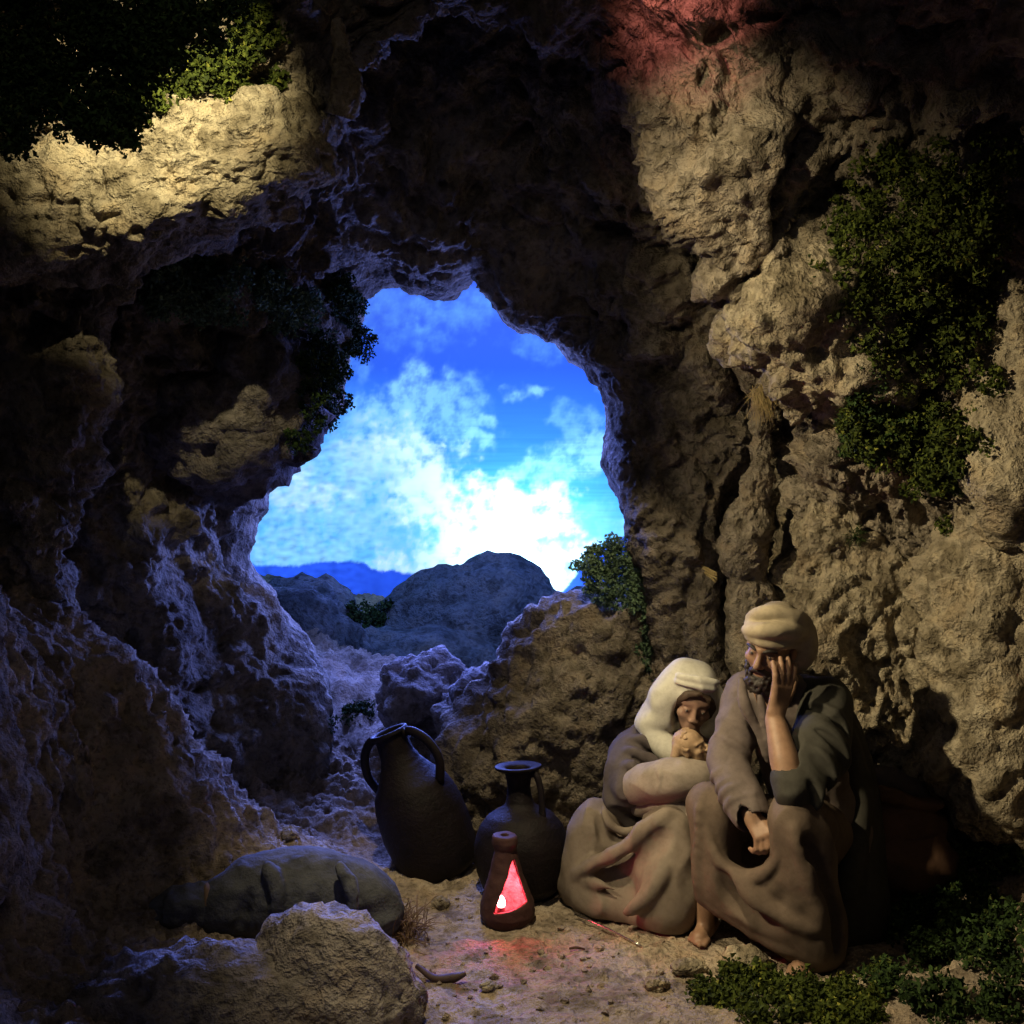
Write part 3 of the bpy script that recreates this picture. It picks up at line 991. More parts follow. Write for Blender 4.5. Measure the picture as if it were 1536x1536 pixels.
moss(scatter_px([(1050, 1505), (1080, 1462), (1150, 1460), (1250, 1480), (1310, 1440), (1340, 1470), (1330, 1536), (1040, 1536)], 30, 14, 26, 8), 8000, 0.008, M_MOSS, 'bright green moss cushion at the bearded man\'s foot', 8, 0.02)
moss(scatter_px([(1300, 1400), (1360, 1330), (1440, 1280), (1536, 1240), (1536, 1536), (1340, 1536)], 34, 24, 44, 9), 8000, 0.0085, M_MOSSD, 'dark moss thicket below the pale upright rock', 9, 0.04)
moss(scatter_px([(1415, 780), (1450, 770), (1470, 820), (1440, 850), (1410, 830)], 6, 14, 22, 10), 1200, 0.006, M_MOSS, 'olive moss wisp in the cleft between the pale rocks', 10, 0.02)
moss([(1440, 1330, 26), (1405, 1285, 22), (1465, 1290, 24)], 900, 0.008, M_MOSS, 'lighter olive moss tuft atop the dark thicket', 11, 0.03)
moss([(550, 925, 20), (580, 918, 16), (528, 920, 16), (565, 940, 16)], 1100, 0.012, M_MOSSD, 'dark scrub in the dip between the two hills', 12, 0.02, cat='bush', name='bush')
moss([(520, 1075, 18), (545, 1070, 16), (500, 1085, 14)], 900, 0.007, M_MOSSD, 'dark tuft on the path behind the tall amphora', 13, 0.02)


# ------------------------------------------------------------------ grass tufts, straw, twigs
def blades(name, root, direc, n, length, spread, mat, label, cat, seed, width=0.0016, droop=0.0, base_r=0.012):
    rs = np.random.RandomState(seed)
    parts = []
    for _ in range(n):
        d = unit(unit(direc) + spread * rs.normal(size=3))
        L = length * (0.6 + 0.6 * rs.rand())
        r0_ = root + base_r * rs.normal(size=3)
        bend = spread * 0.3 * rs.normal(size=3)
        pts = [r0_, r0_ + d * L * 0.5 + bend * L * 0.3, r0_ + d * L + bend * L + np.array([0, 0, -droop * L])]
        parts.append(tube_tri(pts, [width, width, width * 0.3], 5, 4))
    V, F = join(parts)
    return tag(obj(name, V, F, mat), label, cat, 'grass and straw')


blades('grass_tuft', P(1140, 586, 4.08), (0.0, -0.4, -1), 190, 0.085, 0.42, M_STRAW, 'dry straw-coloured grass tassel hanging on the rock pillar', 'grass', 1, 0.0013, 0.3)
c, nn = hit(1283, 803)
blades('grass_tuft', c, nn, 120, 0.05, 0.55, M_MOSSD, 'small dark green grass tuft growing on the pale slab', 'grass', 2, 0.0013)
c, nn = hit(1048, 850)


def stub():
    root = empty('straw_stub', c)
    tag(root, 'yellow broken straw stub stuck in the knotty stump of rock', 'straw', 'grass and straw')
    rs = np.random.RandomState(3)
    a = P(1050, 852, c[1] - 0.0); b = P(1076, 866, c[1] - 0.09)
    for i in range(5):
        off = np.array([0.0, 0, 0.007]) * (i - 2) + 0.002 * rs.normal(size=3)
        V, F = tube_tri([a + off, (a + b) / 2 + off, b + off * 1.2 + 0.006 * rs.normal(size=3)], [0.0055, 0.005, 0.0045], 6, 6)
        obj('stalk', V, F, M_STRAW, root)


stub()
# brown withered plant by the sack, twig, wire
q = P(605, 1395, 3.68)
blades('dry_plant', np.array([q[0], q[1], gz(q[0], q[1]) + 0.01]), (0.1, -0.1, 1), 260, 0.11, 0.6, M_STRAWD, 'withered brown plant between the sack and the lantern', 'plant', 4, 0.0016, 0.2, 0.03)
q = P(670, 1470, 3.38)
zz = gz(q[0], q[1])
tag(obj('twig', *tube_tri([(q[0] - 0.10, q[1] + 0.06, zz + 0.03), (q[0] - 0.04, q[1] + 0.02, zz + 0.008), (q[0] + 0.02, q[1] + 0.015, zz + 0.012), (q[0] + 0.06, q[1] + 0.02, zz + 0.024)], [0.008, 0.013, 0.016, 0.007], 20, 8), M_HAIRB), 'short dark brown twig lying by the smooth stone', 'twig')
w0, w1 = P(862, 1372, 3.86), P(962, 1416, 3.62)
tag(obj('metal_wire', *tube_tri([(w0[0], w0[1], gz(w0[0], w0[1]) + 0.02), ((w0[0] + w1[0]) / 2, (w0[1] + w1[1]) / 2, gz((w0[0] + w1[0]) / 2, (w0[1] + w1[1]) / 2) + 0.022), (w1[0], w1[1], gz(w1[0], w1[1]) + 0.008)], 0.0035, 12, 8), M_WIRE), 'thin shiny metal wire lying along the woman\'s hem', 'wire')
q = P(865, 1420, 3.62)
zz = gz(q[0], q[1])
tag(obj('twig', *tube_tri([(q[0] - 0.025, q[1], zz + 0.008), (q[0], q[1] + 0.004, zz + 0.01), (q[0] + 0.028, q[1], zz + 0.006)], [0.004, 0.005, 0.003], 8, 6), M_LEATH), 'tiny dark splinter on the sand before the woman', 'twig')


# ------------------------------------------------------------------ pottery
def lathe(prof, axis_o, axis_d, n=56, nz=70, wob=0.0, seed=0):
    pr = catmull([(a, 0, b) for a, b in prof], nz)
    th = np.linspace(0, 2 * np.pi, n, endpoint=False)
    z = unit(axis_d); x = unit(np.cross(z, [0.1, -1, 0.05])); y = np.cross(z, x)
    rad = np.maximum(pr[:, 0], 0.0005) + 0.0009 * np.sin(pr[:, 2] * 150 + 2 * np.sin(pr[:, 2] * 40)) * (pr[:, 0] > 0.05)
    V = np.asarray(axis_o) + rad[:, None, None] * (np.cos(th)[None, :, None] * x + np.sin(th)[None, :, None] * y) + pr[:, 2][:, None, None] * z
    V = V.reshape(-1, 3)
    if wob:
        V = V + wob * np.stack([perlin(V * 9 + seed), perlin(V * 9 + seed + 20), perlin(V * 9 + seed + 40)], -1)
    return V, grid_faces(nz, n, True)


def amphora():
    b0 = P(668, 1290, 4.34); b0[2] = gz(b0[0], b0[1]) - 0.02
    ax = unit((-0.38, 0.05, 0.95))
    root = empty('amphora', b0)
    tag(root, 'tall dark clay amphora with two handles leaning beside the lantern', 'amphora', 'clay vessels')
    V, F = lathe([(0.0, 0.0), (0.10, 0.0), (0.158, 0.05), (0.175, 0.16), (0.174, 0.29), (0.152, 0.38), (0.108, 0.445), (0.076, 0.50), (0.066, 0.55), (0.068, 0.605)], b0, ax, wob=0.004)
    obj('vessel', V, F, M_CLAY, root)
    V, F = lathe([(0.066, 0.600), (0.077, 0.606), (0.080, 0.616), (0.075, 0.624), (0.062, 0.620), (0.054, 0.60), (0.050, 0.55), (0.0, 0.54)], b0, ax)
    obj('rim', V, F, M_CLAY, root)
    x = unit(np.cross(np.cross(ax, [1, -0.55, 0]), ax))
    for s in (-1, 1):
        pts = [b0 + ax * h + x * s * r for r, h in ((0.050, 0.590), (0.105, 0.600), (0.168, 0.545), (0.190, 0.46), (0.150, 0.37))]
        V, F = tube_tri(pts, [0.017, 0.019, 0.020, 0.019, 0.02], 26, 12, 0.75, x)
        obj('handle', V, F, M_CLAY, root)


amphora()


def jug():
    b0 = P(785, 1303, 4.10); b0[2] = gz(b0[0], b0[1]) - 0.01
    ax = unit((-0.04, 0.08, 1.0))
    root = empty('jug', b0)
    tag(root, 'squat round dark jug with one handle behind the lantern', 'jug', 'clay vessels')
    V, F = lathe([(0.0, 0.0), (0.09, 0.0), (0.155, 0.05), (0.180, 0.15), (0.172, 0.235), (0.130, 0.305), (0.070, 0.340), (0.050, 0.37), (0.046, 0.42), (0.055, 0.475)], b0, ax, wob=0.003, seed=4)
    obj('vessel', V, F, M_CLAY, root)
    V, F = lathe([(0.052, 0.470), (0.085, 0.483), (0.090, 0.490), (0.084, 0.496), (0.05, 0.487), (0.04, 0.455), (0.0, 0.445)], b0, ax)
    obj('rim', V, F, M_CLAY, root)
    x = unit((0.8, -0.6, 0))
    pts = [b0 + ax * h + x * r for r, h in ((0.05, 0.470), (0.082, 0.475), (0.100, 0.43), (0.105, 0.37), (0.105, 0.315))]
    V, F = tube_tri(pts, [0.012, 0.014, 0.013, 0.012, 0.016], 26, 12, 0.8, x)
    obj('handle', V, F, M_CLAY, root)


jug()


def lantern():
    b0 = P(762, 1394, 3.85); b0[2] = gz(b0[0], b0[1]) - 0.006
    root = empty('lantern', b0)
    tag(root, 'small bottle-shaped terracotta lantern glowing red through a cut-out', 'lantern')
    H = 0.325
    h = 0.0036
    F_ = Field(b0 + [-0.13, -0.13, -0.01], b0 + [0.13, 0.13, H + 0.02], h)
    x, y, z = F_.grid(F_.sl(b0 - 1, b0 + 1))
    zz = z - b0[2]
    rr = np.sqrt((x - b0[0] + 0.035 * zz) ** 2 + (y - b0[1]) ** 2)
    zc = np.array([0, 0.012, 0.045, 0.08, 0.12, 0.16, 0.20, 0.24, 0.275, 0.285, 0.30, 0.318, 0.325])
    rc = np.array([0.070, 0.086, 0.099, 0.096, 0.083, 0.069, 0.056, 0.046, 0.040, 0.044, 0.047, 0.045, 0.040])
    prof = np.interp(zz, zc, rc)
    d = np.maximum((rr - prof) * 0.9, np.maximum(-zz, zz - H))
    inner = np.maximum((rr - prof + 0.013) * 0.9, np.maximum(0.016 - zz, zz - 0.26))
    bore = np.maximum(rr - 0.014, 0.29 - zz)
    d = np.maximum(d, np.maximum(-inner, -bore))
    # triangular cut-out: a prism running outward to the front right
    dirx, diry = 0.30, -0.954
    su = (x - b0[0] + 0.035 * zz) * 0.954 + (y - b0[1]) * 0.30     # sideways in the opening's plane
    fw = (x - b0[0]) * dirx + (y - b0[1]) * diry
    top, bot = 0.238, 0.088
    tt = (zz - bot) / (top - bot)
    left = -0.062 + 0.072 * tt
    right = 0.056 - 0.034 * tt
    tri = np.maximum.reduce([left - su, su - right, (bot + 0.25 * su) - zz + 0 * su, zz - top - 0.4 * su, -fw + 0 * zz])
    d = np.maximum(d, -tri)
    F_.V[:] = d
    F_.noise(0.0022, 26)
    V, Fq = F_.mesh()
    obj('housing', V, Fq, M_TERRA, root)
    V, F3 = ico(3)
    bp = b0 + np.array([-0.024, -0.040, 0.098])
    Vb = V * np.array([0.015, 0.015, 0.024]) * (1 - 0.35 * V[:, 2:3] * np.array([1, 1, 0])) + bp
    obj('bulb', Vb, F3, M_BULB, root)
    V, F3 = tube_tri([bp - [0, 0, 0.08], bp - [0, 0, 0.012]], [0.018, 0.012], 6, 12)
    obj('bulb_holder', V, F3, M_TERRA, root)
    # crumpled pink foil lining the back of the chamber
    th = np.linspace(0.15, 2.0 * np.pi - 0.15, 60) + math.atan2(diry, dirx)
    zs_ = np.linspace(0.018, 0.250, 40)
    T_, Z_ = np.meshgrid(th, zs_, indexing='ij')
    rl = np.interp(Z_, zc, rc) - 0.016
    pl = np.stack([T_ * 3, Z_ * 30, 0 * Z_], -1).reshape(-1, 3)
    keep = np.abs((T_ - math.atan2(diry, dirx) - np.pi)) < 2.3
    rl = rl - 0.007 * np.abs(fbm(pl, 3)).reshape(rl.shape)
    Vl = np.stack([b0[0] - 0.035 * Z_ + rl * np.cos(T_), b0[1] + rl * np.sin(T_), b0[2] + Z_], -1)
    rows = keep[:, 0]
    Vl = Vl[rows]
    obj('foil_lining', Vl.reshape(-1, 3), grid_faces(Vl.shape[0], Vl.shape[1]), M_FOIL, root)
    lamp('lantern_light', 'POINT', tuple(bp + np.array([0.018, -0.012, 0.018])), 2.8, (1.0, 0.07, 0.13), 0.01)


lantern()


# ------------------------------------------------------------------ sack and blanket bundle
def sack():
    b0 = P(440, 1390, 3.62); g = gz(b0[0], b0[1]); b0[2] = g
    root = empty('sack', b0)
    tag(root, 'full grey cloth sack lying on the mound with a tied neck', 'sack')
    a, b = P(335, 1345, 3.62), P(560, 1350, 3.66)
    Fd = Field([-1.35, 3.35, b0[2] - 0.35], [-0.3, 3.95, b0[2] + 0.5], 0.008)
    Fd.tube([P(318, 1365, 3.60), P(380, 1345, 3.62), P(460, 1340, 3.64), P(540, 1352, 3.66), P(572, 1372, 3.66)], [0.07, 0.115, 0.135, 0.105, 0.055], 0.05)
    for i, (px, d) in enumerate([(350, 0.012), (400, 0.014), (455, 0.012), (510, 0.014)]):
        Fd.tube([P(px, 1300, 3.52), P(px + 18, 1340, 3.48), P(px + 10, 1390, 3.5)], 0.014, 0.03, sub=(i % 2 == 0))
    Fd.crease(0.016, 9, (0.6, 1, 1), 4.0)
    Fd.noise(0.006, 16)
    V, F = Fd.mesh()
    obj('bag', V, F, M_SACK, root)
    Fd = Field([-1.5, 3.3, b0[2] - 0.3], [-0.8, 3.9, b0[2] + 0.4], 0.006)
    Fd.tube([P(318, 1360, 3.59), P(285, 1358, 3.57), P(245, 1368, 3.55)], [0.055, 0.062, 0.04], 0.03)
    Fd.ell(P(262, 1358, 3.56), (0.07, 0.05, 0.045), k=0.03)
    Fd.noise(0.014, 16)
    V, F = Fd.mesh()
    obj('neck', V, F, M_SACK, root)
    c = P(312, 1362, 3.58)
    th = np.linspace(0, 2 * np.pi, 14)
    V, F = tube_tri([c + 0.072 * np.array([0.25 * np.cos(t), -0.8 * np.cos(t), np.sin(t)]) for t in th], 0.014, 60, 8)
    obj('tie', V, F, M_STRAWD, root)


sack()


def bundle():
    b0 = P(1350, 1270, 3.95); b0[2] = gz(b0[0], b0[1]) - 0.02
    lo, hi = [1.1, 3.6, -0.05], [1.75, 4.4, 0.75]
    root = empty('blanket_bundle', b0)
    tag(root, 'rust-brown blanket bundle lying behind the turbaned man', 'blanket')
    Fd = Field(lo, hi, 0.007)
    Fd.tube([P(1290, 1228, 3.98), P(1350, 1238, 3.96), P(1395, 1236, 3.94)], [0.08, 0.08, 0.05], 0.05)
    Fd.tube([P(1300, 1290, 3.94), P(1360, 1300, 3.92), P(1400, 1290, 3.9)], [0.10, 0.10, 0.07], 0.06)
    Fd.tube([P(1310, 1188, 3.92), P(1340, 1194, 3.9), P(1375, 1205, 3.9), P(1412, 1207, 3.88)], [0.018, 0.018, 0.010, 0.014], 0.03)
    Fd.crease(0.016, 8, (0.6, 1, 1), 2.0)
    V, F = Fd.mesh()
    obj('blanket', V, F, M_LEATH, root)
    Fd = Field(lo, hi, 0.007)
    Fd.tube([P(1300, 1170, 4.02), P(1345, 1178, 4.0), P(1390, 1196, 3.98)], [0.05, 0.045, 0.03], 0.03)
    Fd.noise(0.008, 14)
    V, F = Fd.mesh()
    obj('fold', V, F, M_PLUM, root)


bundle()


# ------------------------------------------------------------------ people
def frame(fwd, up):
    y = unit(fwd)
    x = unit(np.cross(y, up))        # person's right
    z = np.cross(x, y)
    return np.stack([x, y, z])       # rows


def head(F, C, A, s=1.0, female=False):
    L = lambda x, y, z: C + s * (x * A[0] + y * A[1] + z * A[2])
    E = lambda c, r, k=0.015, sub=False: F.ell(L(*c), np.array(r) * s, A, k * s, sub)
    E((0, -0.015, 0.03), (0.074, 0.094, 0.09))
    E((0, 0.03, -0.045), (0.056, 0.062, 0.074), 0.03)
    E((0, 0.072, -0.098), (0.022, 0.018, 0.018), 0.025)
    for sx in (-1, 1):
        E((sx * 0.042, 0.060, -0.032), (0.024, 0.022, 0.02), 0.02)
        if not female: F.cap(L(sx * 0.006, 0.090, 0.014), L(sx * 0.052, 0.070, 0.018), 0.011 * s, 0.008 * s, 0.012 * s)
        else: E((sx * 0.022, 0.064, 0.024), (0.040, 0.022, 0.022), 0.02)
        E((sx * 0.033, 0.100, -0.006), (0.015, 0.014, 0.010) if female else (0.019, 0.018, 0.013), 0.010, True)
        E((sx * 0.032, 0.0755, -0.007), (0.0145, 0.013, 0.0125), 0.003)
        F.cap(L(sx * 0.018, 0.086, 0.000), L(sx * 0.047, 0.077, -0.001), 0.004 * s, 0.0035 * s, 0.004 * s)
        F.cap(L(sx * 0.019, 0.085, -0.014), L(sx * 0.046, 0.077, -0.014), 0.003 * s, 0.003 * s, 0.004 * s)
        E((sx * 0.012, 0.098, -0.044), (0.009, 0.011, 0.008), 0.006)
        E((sx * 0.076, -0.01, -0.015), (0.009, 0.02, 0.03), 0.006)
    nl = 0.100 if female else 0.114
    F.cap(L(0, 0.086, 0.012), L(0, nl, -0.036), 0.007 * s, (0.0095 if female else 0.0125) * s, 0.010 * s)
    F.cap(L(-0.017, 0.086, -0.067), L(0.017, 0.086, -0.067), 0.006 * s, 0.006 * s, 0.006 * s)
    F.cap(L(-0.015, 0.085, -0.078), L(0.015, 0.085, -0.078), 0.007 * s, 0.007 * s, 0.006 * s)
    F.cap(L(-0.02, 0.094, -0.0725), L(0.02, 0.094, -0.0725), 0.0018 * s, 0.0018 * s, 0.003 * s, True)
    return L


def hand(F, W, d, n, t, L=0.175, curl=(0.3, 0.4, 0.3), thumb_curl=0.2, spread=0.06):
    """wrist W, direction d, palm normal n, thumb side t"""
    d, n, t = unit(d), unit(n), unit(t)
    k = L / 0.18
    kn = W + d * 0.092 * k
    F.cap(W - d * 0.01, W + d * 0.02 * k, 0.024 * k, 0.024 * k, 0.015)
    for o in (-0.028, -0.010, 0.010, 0.028):
        F.cap(W + d * 0.02 * k + t * o * 0.7 * k, kn + t * o * k, 0.0145 * k, 0.0125 * k, 0.014)
    lens = [0.074, 0.088, 0.092, 0.078]
    for i, o in enumerate((-0.030, -0.010, 0.010, 0.029)):
        p = kn + t * o * k
        ang = 0.0
        dd0 = unit(d + t * spread * (i - 1.5))
        for j in range(3):
            ang += curl[j] * (1.0 + 0.08 * (1.5 - i))
            v = dd0 * math.cos(ang) + n * math.sin(ang)
            q = p + v * lens[i] * k * (0.46, 0.31, 0.26)[j]
            F.cap(p, q, (0.0106, 0.0100, 0.0092)[j] * k, (0.0100, 0.0092, 0.0080)[j] * k, 0.0035)
            p = q
    p = W + d * 0.025 * k + t * 0.022 * k + n * 0.006
    v = unit(t * 0.75 + d * 0.75 + n * 0.25)
    for j, ln in enumerate((0.045, 0.036, 0.028)):
        q = p + v * ln * k
        F.cap(p, q, (0.016, 0.0115, 0.0105)[j] * k, (0.0115, 0.0105, 0.0085)[j] * k, 0.006)
        p = q
        v = unit(v + d * 0.35 + n * thumb_curl)


def part(name, F, mat, root, **kw):
    V, Q = F.mesh()
    return obj(name, V, Q, mat, root)


def man():
    base = P(1190, 1400, 3.72); base[2] = 0.0
    root = empty('person', base)
    tag(root, 'bearded man in cream turban and brown robe, seated with cheek on hand', 'person')
    lo, hi = np.array([0.52, 3.20, -0.03]), np.array([1.48, 4.25, 1.25])
    pel = P(1238, 1250, 3.86)
    lk, rk = P(1190, 1222, 3.44), P(1068, 1205, 3.68)
    lf, rf = P(1205, 1440, 3.48), P(1058, 1392, 3.72)
    lsh, rsh = P(1238, 1060, 3.68), P(1120, 1036, 3.84)
    neck = P(1168, 1020, 3.76)
    hc = P(1158, 966, 3.68)
    A = frame((-0.60, -0.76, -0.24), (0.22, 0, 1.0))
    lel, lwr = P(1188, 1190, 3.42), P(1162, 1076, 3.535)
    rel, rwr = P(1090, 1142, 3.70), P(1126, 1222, 3.52)
    # --- body: head, neck, torso, arms, hands, legs, feet in one skin
    B = Field(lo, hi, 0.0046)
    L = head(B, hc, A, 1.0)
    B.cap(L(0, -0.02, -0.07), neck + [0, 0, -0.03], 0.05, 0.055, 0.02)
    B.cap(neck + [0, 0, -0.06], pel, 0.09, 0.11, 0.05)
    for sh in (lsh, rsh):
        B.cap(neck + [0, 0, -0.05], sh + [0, 0.0, -0.03], 0.05, 0.045, 0.03)
    B.cap(lsh, lel, 0.042, 0.036, 0.02)
    B.tube([lel, (lel * 0.55 + lwr * 0.45) + [0.0, 0.0, 0], lwr], [0.036, 0.041, 0.026], 0.02)
    B.cap(rsh, rel, 0.042, 0.036, 0.02)
    B.cap(rel, rwr, 0.036, 0.026, 0.02)
    left = -A[0]
    hand(B, lwr, unit(np.array([0.27, 0.10, 1.0])), unit((-0.52, 0.85, 0.05)), unit((0.85, 0.50, -0.20)), 0.192, (0.08, 0.20, 0.18), 0.1, 0.13)
    hand(B, rwr, unit(P(1152, 1262, 3.44) - rwr), unit(np.array([-0.25, 0.45, -0.75])), unit(np.array([0.55, -0.2, 0.3])), 0.165, (0.75, 0.9, 0.7), 0.6)
    for k_, f_ in ((lk, lf), (rk, rf)):
        B.cap(pel, k_, 0.07, 0.05, 0.02)
        B.cap(k_, f_ + [0, 0, 0.04], 0.045, 0.032, 0.02)
    fd = unit((-0.45, -0.85, 0))
    for f_ in (lf, rf):
        a = np.array([f_[0], f_[1], 0.035])
        B.cap(a - fd * 0.05, a + fd * 0.07 + [0, 0, -0.012], 0.034, 0.028, 0.02)
        sd = np.array([fd[1], -fd[0], 0])
        for i in range(5):
            o = (i - 2) * 0.0145
            st = a + fd * (0.075 - 0.010 * abs(i - 1)) + sd * o + [0, 0, -0.012]
            B.cap(st, st + fd * 0.034 + [0, 0, -0.004], 0.0105, 0.009, 0.004)
    part('body', B, M_SKIN, root)
    # --- robe: torso, sleeves
    T = Field(lo, hi, 0.0056)
    mid = (lsh + rsh) / 2 + [0, 0.02, -0.02]
    T.cap(mid + [0, 0.01, -0.05], pel + [0.02, 0.02, 0], 0.125, 0.17, 0.06)
    T.cap(rsh, lsh, 0.066, 0.074, 0.05)
    T.cap(neck + [0.01, 0.03, -0.03], mid, 0.066, 0.10, 0.05)
    # right sleeve (to the elbow and forearm)
    T.tube([rsh, (rsh + rel) / 2 + [0.0, -0.01, 0], rel], [0.064, 0.062, 0.062], 0.03)
    T.tube([rel, rel * 0.5 + rwr * 0.5 + [0, 0, 0.0], rwr + unit(rwr - rel) * 0.0], [0.062, 0.062, 0.062], 0.02)
    for i, (f, r_) in enumerate([(0.15, 0.010), (0.38, 0.009), (0.55, 0.011), (0.76, 0.009)]):
        c = rel * (1 - f) + rwr * f
        ax = unit(rwr - rel); u = unit(np.cross(ax, [0, 0, 1])); v = np.cross(ax, u)
        th = np.linspace(-0.6, 2.2, 5)
        T.tube([c + 0.064 * (u * math.sin(t + 0.3 * i) + v * math.cos(t + 0.3 * i)) + ax * 0.012 * t for t in th], [0.004, r_, r_, 0.004], 0.012)
    for i, (f, r_) in enumerate([(0.35, 0.010), (0.62, 0.012), (0.86, 0.014)]):
        c = rsh * (1 - f) + rel * f
        ax = unit(rel - rsh); u = unit(np.cross(ax, [0, 1, 0])); v = np.cross(ax, u)
        th = np.linspace(-1.2, 1.4, 5)
        T.tube([c + 0.068 * (u * math.sin(t) + v * math.cos(t)) * np.array([1, 1, 1]) + ax * 0.02 * t for t in th], [0.004, r_, r_, 0.004], 0.012)
    # hollow cuff
    T.cap(rwr - unit(rwr - rel) * 0.015, rwr + unit(rwr - rel) * 0.12, 0.047, 0.056, 0.006, True)
    LS = Field(lo, hi, 0.0056)
    # left sleeve: wide, fallen back round the elbow
    LS.tube([lsh, (lsh + lel) / 2 + [0.03, 0.0, 0.0], lel + [0.012, 0.0, 0.005]], [0.080, 0.090, 0.058], 0.03)
    cu = lel * 0.80 + lwr * 0.20
    LS.tube([lel + [0.012, 0.005, 0], cu + [0.010, 0.006, 0]], [0.055, 0.056], 0.02)
    fa = unit(lwr - lel)
    LS.cap(cu - fa * 0.03, cu + fa * 0.14, 0.040, 0.060, 0.008, True)
    for i, (f, r_) in enumerate([(0.25, 0.010), (0.5, 0.012), (0.72, 0.012), (0.9, 0.010)]):
        c = lsh * (1 - f) + (lel + [0.012, 0, 0]) * f + np.array([0.03, 0, 0]) * (1 - abs(2 * f - 1))
        ax = unit(lel - lsh); u = unit(np.cross(ax, [0, 1, 0])); v = np.cross(ax, u)
        rr_ = (0.082, 0.090, 0.080, 0.062)[i]
        LS.tube([c + rr_ * (u * math.sin(t) + v * math.cos(t)) + ax * 0.03 * t for t in np.linspace(-1.6 + 0.4 * i, 1.3 + 0.2 * i, 6)], [0.003, r_, r_, 0.003], 0.018)
        LS.tube([c + ax * 0.03 + (rr_ + 0.006) * (u * math.sin(t) + v * math.cos(t)) + ax * 0.03 * t for t in np.linspace(-1.3 + 0.4 * i, 1.0 + 0.2 * i, 6)], [0.002, r_ * 0.8, r_ * 0.8, 0.002], 0.014, sub=True)
    LS.cap(lsh + [0.01, 0.03, 0.01], mid + [0.02, 0.06, 0.0], 0.085, 0.09, 0.04)
    LS.crease(0.012, 8, (1, 1, 1), 3.0)
    part('sleeve', LS, M_DARK, root)
    # open collar and breast folds
    T.cap(P(1146, 1040, 3.60), P(1160, 1075, 3.62), 0.030, 0.016, 0.02, True)
    T.tube([P(1112, 1020, 3.70), P(1118, 1060, 3.66), P(1140, 1100, 3.655), P(1152, 1140, 3.66)], [0.012, 0.016, 0.014, 0.01], 0.016)
    T.tube([P(1140, 1045, 3.64), P(1148, 1085, 3.64), P(1158, 1130, 3.65)], [0.010, 0.013, 0.008], 0.012)
    T.tube([P(1128, 1050, 3.62), P(1135, 1095, 3.62), P(1148, 1130, 3.62)], 0.010, 0.012, sub=True)
    T.crease(0.011, 9, (1, 1, 1))
    T.noise(0.003, 16)
    part('robe', T, M_TAUPE, root)
    # --- mantle over back and seat
    K = Field(lo, hi, 0.0065)
    K.tube([P(1208, 1042, 3.86), P(1240, 1115, 3.90), P(1248, 1200, 3.92), P(1250, 1300, 3.88), P(1248, 1370, 3.80)], [0.080, 0.12, 0.15, 0.165, 0.18], 0.05)
    K.tube([P(1252, 1075, 3.80), P(1278, 1140, 3.80), P(1288, 1220, 3.76), P(1270, 1330, 3.68)], [0.02, 0.025, 0.03, 0.04], 0.04)
    K.floor(-0.02)
    K.noise(0.012, 9, (1, 1, 0.3))
    K.crease(0.012, 6, (1, 1, 0.5))
    part('mantle', K, M_DARK, root)
    # --- skirt over the legs
    S = Field(lo, hi, 0.0058)
    S.cap(pel + [0, 0.0, -0.02], lk + [0.01, 0.02, -0.01], 0.135, 0.070, 0.05)
    S.cap(pel + [0, 0.0, -0.02], rk + [0.0, 0.02, -0.01], 0.13, 0.066, 0.05)
    S.tube([lk, P(1208, 1300, 3.46), P(1215, 1380, 3.50), P(1220, 1418, 3.52)], [0.072, 0.080, 0.088, 0.085], 0.05)
    S.tube([rk, P(1072, 1270, 3.70), P(1080, 1330, 3.72)], [0.068, 0.064, 0.066], 0.05)
    # cloth slung between the shins: sagging top edge, slanting hem
    fs = np.linspace(0, 1, 15)
    tp = catmull([P(1058, 1215, 3.63), P(1066, 1268, 3.60), P(1088, 1302, 3.55), P(1120, 1316, 3.50), P(1152, 1308, 3.45), P(1176, 1270, 3.41), P(1190, 1222, 3.39)], 15)
    bt = catmull([P(1056, 1345, 3.64), P(1085, 1368, 3.60), P(1125, 1394, 3.54), P(1170, 1418, 3.47), P(1215, 1434, 3.43), P(1245, 1440, 3.44)], 15)
    for a, b, f in zip(tp, bt, fs):
        m_ = (a + b) / 2 + [0, -0.012, 0]
        S.tube([a + [0, 0.022, 0], m_ + [0, 0.024, 0], b + [0, 0.024, 0]], [0.020, 0.027, 0.026], 0.03, 5)
    S.tube(tp, [0.010, 0.013, 0.015, 0.013, 0.010], 0.014)
    S.tube(bt, [0.009, 0.011, 0.012, 0.011, 0.009], 0.014)
    S.ell(P(1135, 1285, 3.80), (0.12, 0.09, 0.14), k=0.04)
    # fill behind the cloth
    for f in np.linspace(0.1, 0.9, 6):
        a = P(1085, 1325, 3.70) * (1 - f) + P(1205, 1325, 3.54) * f
        b = P(1090, 1352, 3.72) * (1 - f) + P(1216, 1405, 3.54) * f
        S.cap(a + [0, 0.02, 0], b, 0.045, 0.055, 0.04)
    # soft folds
    S.tube([P(1047, 1215, 3.63), P(1046, 1280, 3.63), P(1052, 1340, 3.64)], [0.008, 0.012, 0.010], 0.03)
    S.tube([P(1108, 1322, 3.50), P(1150, 1362, 3.45), P(1212, 1392, 3.40)], [0.006, 0.012, 0.010], 0.045)
    S.tube([P(1082, 1318, 3.53), P(1105, 1350, 3.52), P(1150, 1388, 3.45)], [0.010, 0.016, 0.012], 0.045, sub=True)
    S.tube([P(1190, 1245, 3.36), P(1216, 1310, 3.375), P(1230, 1385, 3.40)], [0.006, 0.012, 0.012], 0.045)
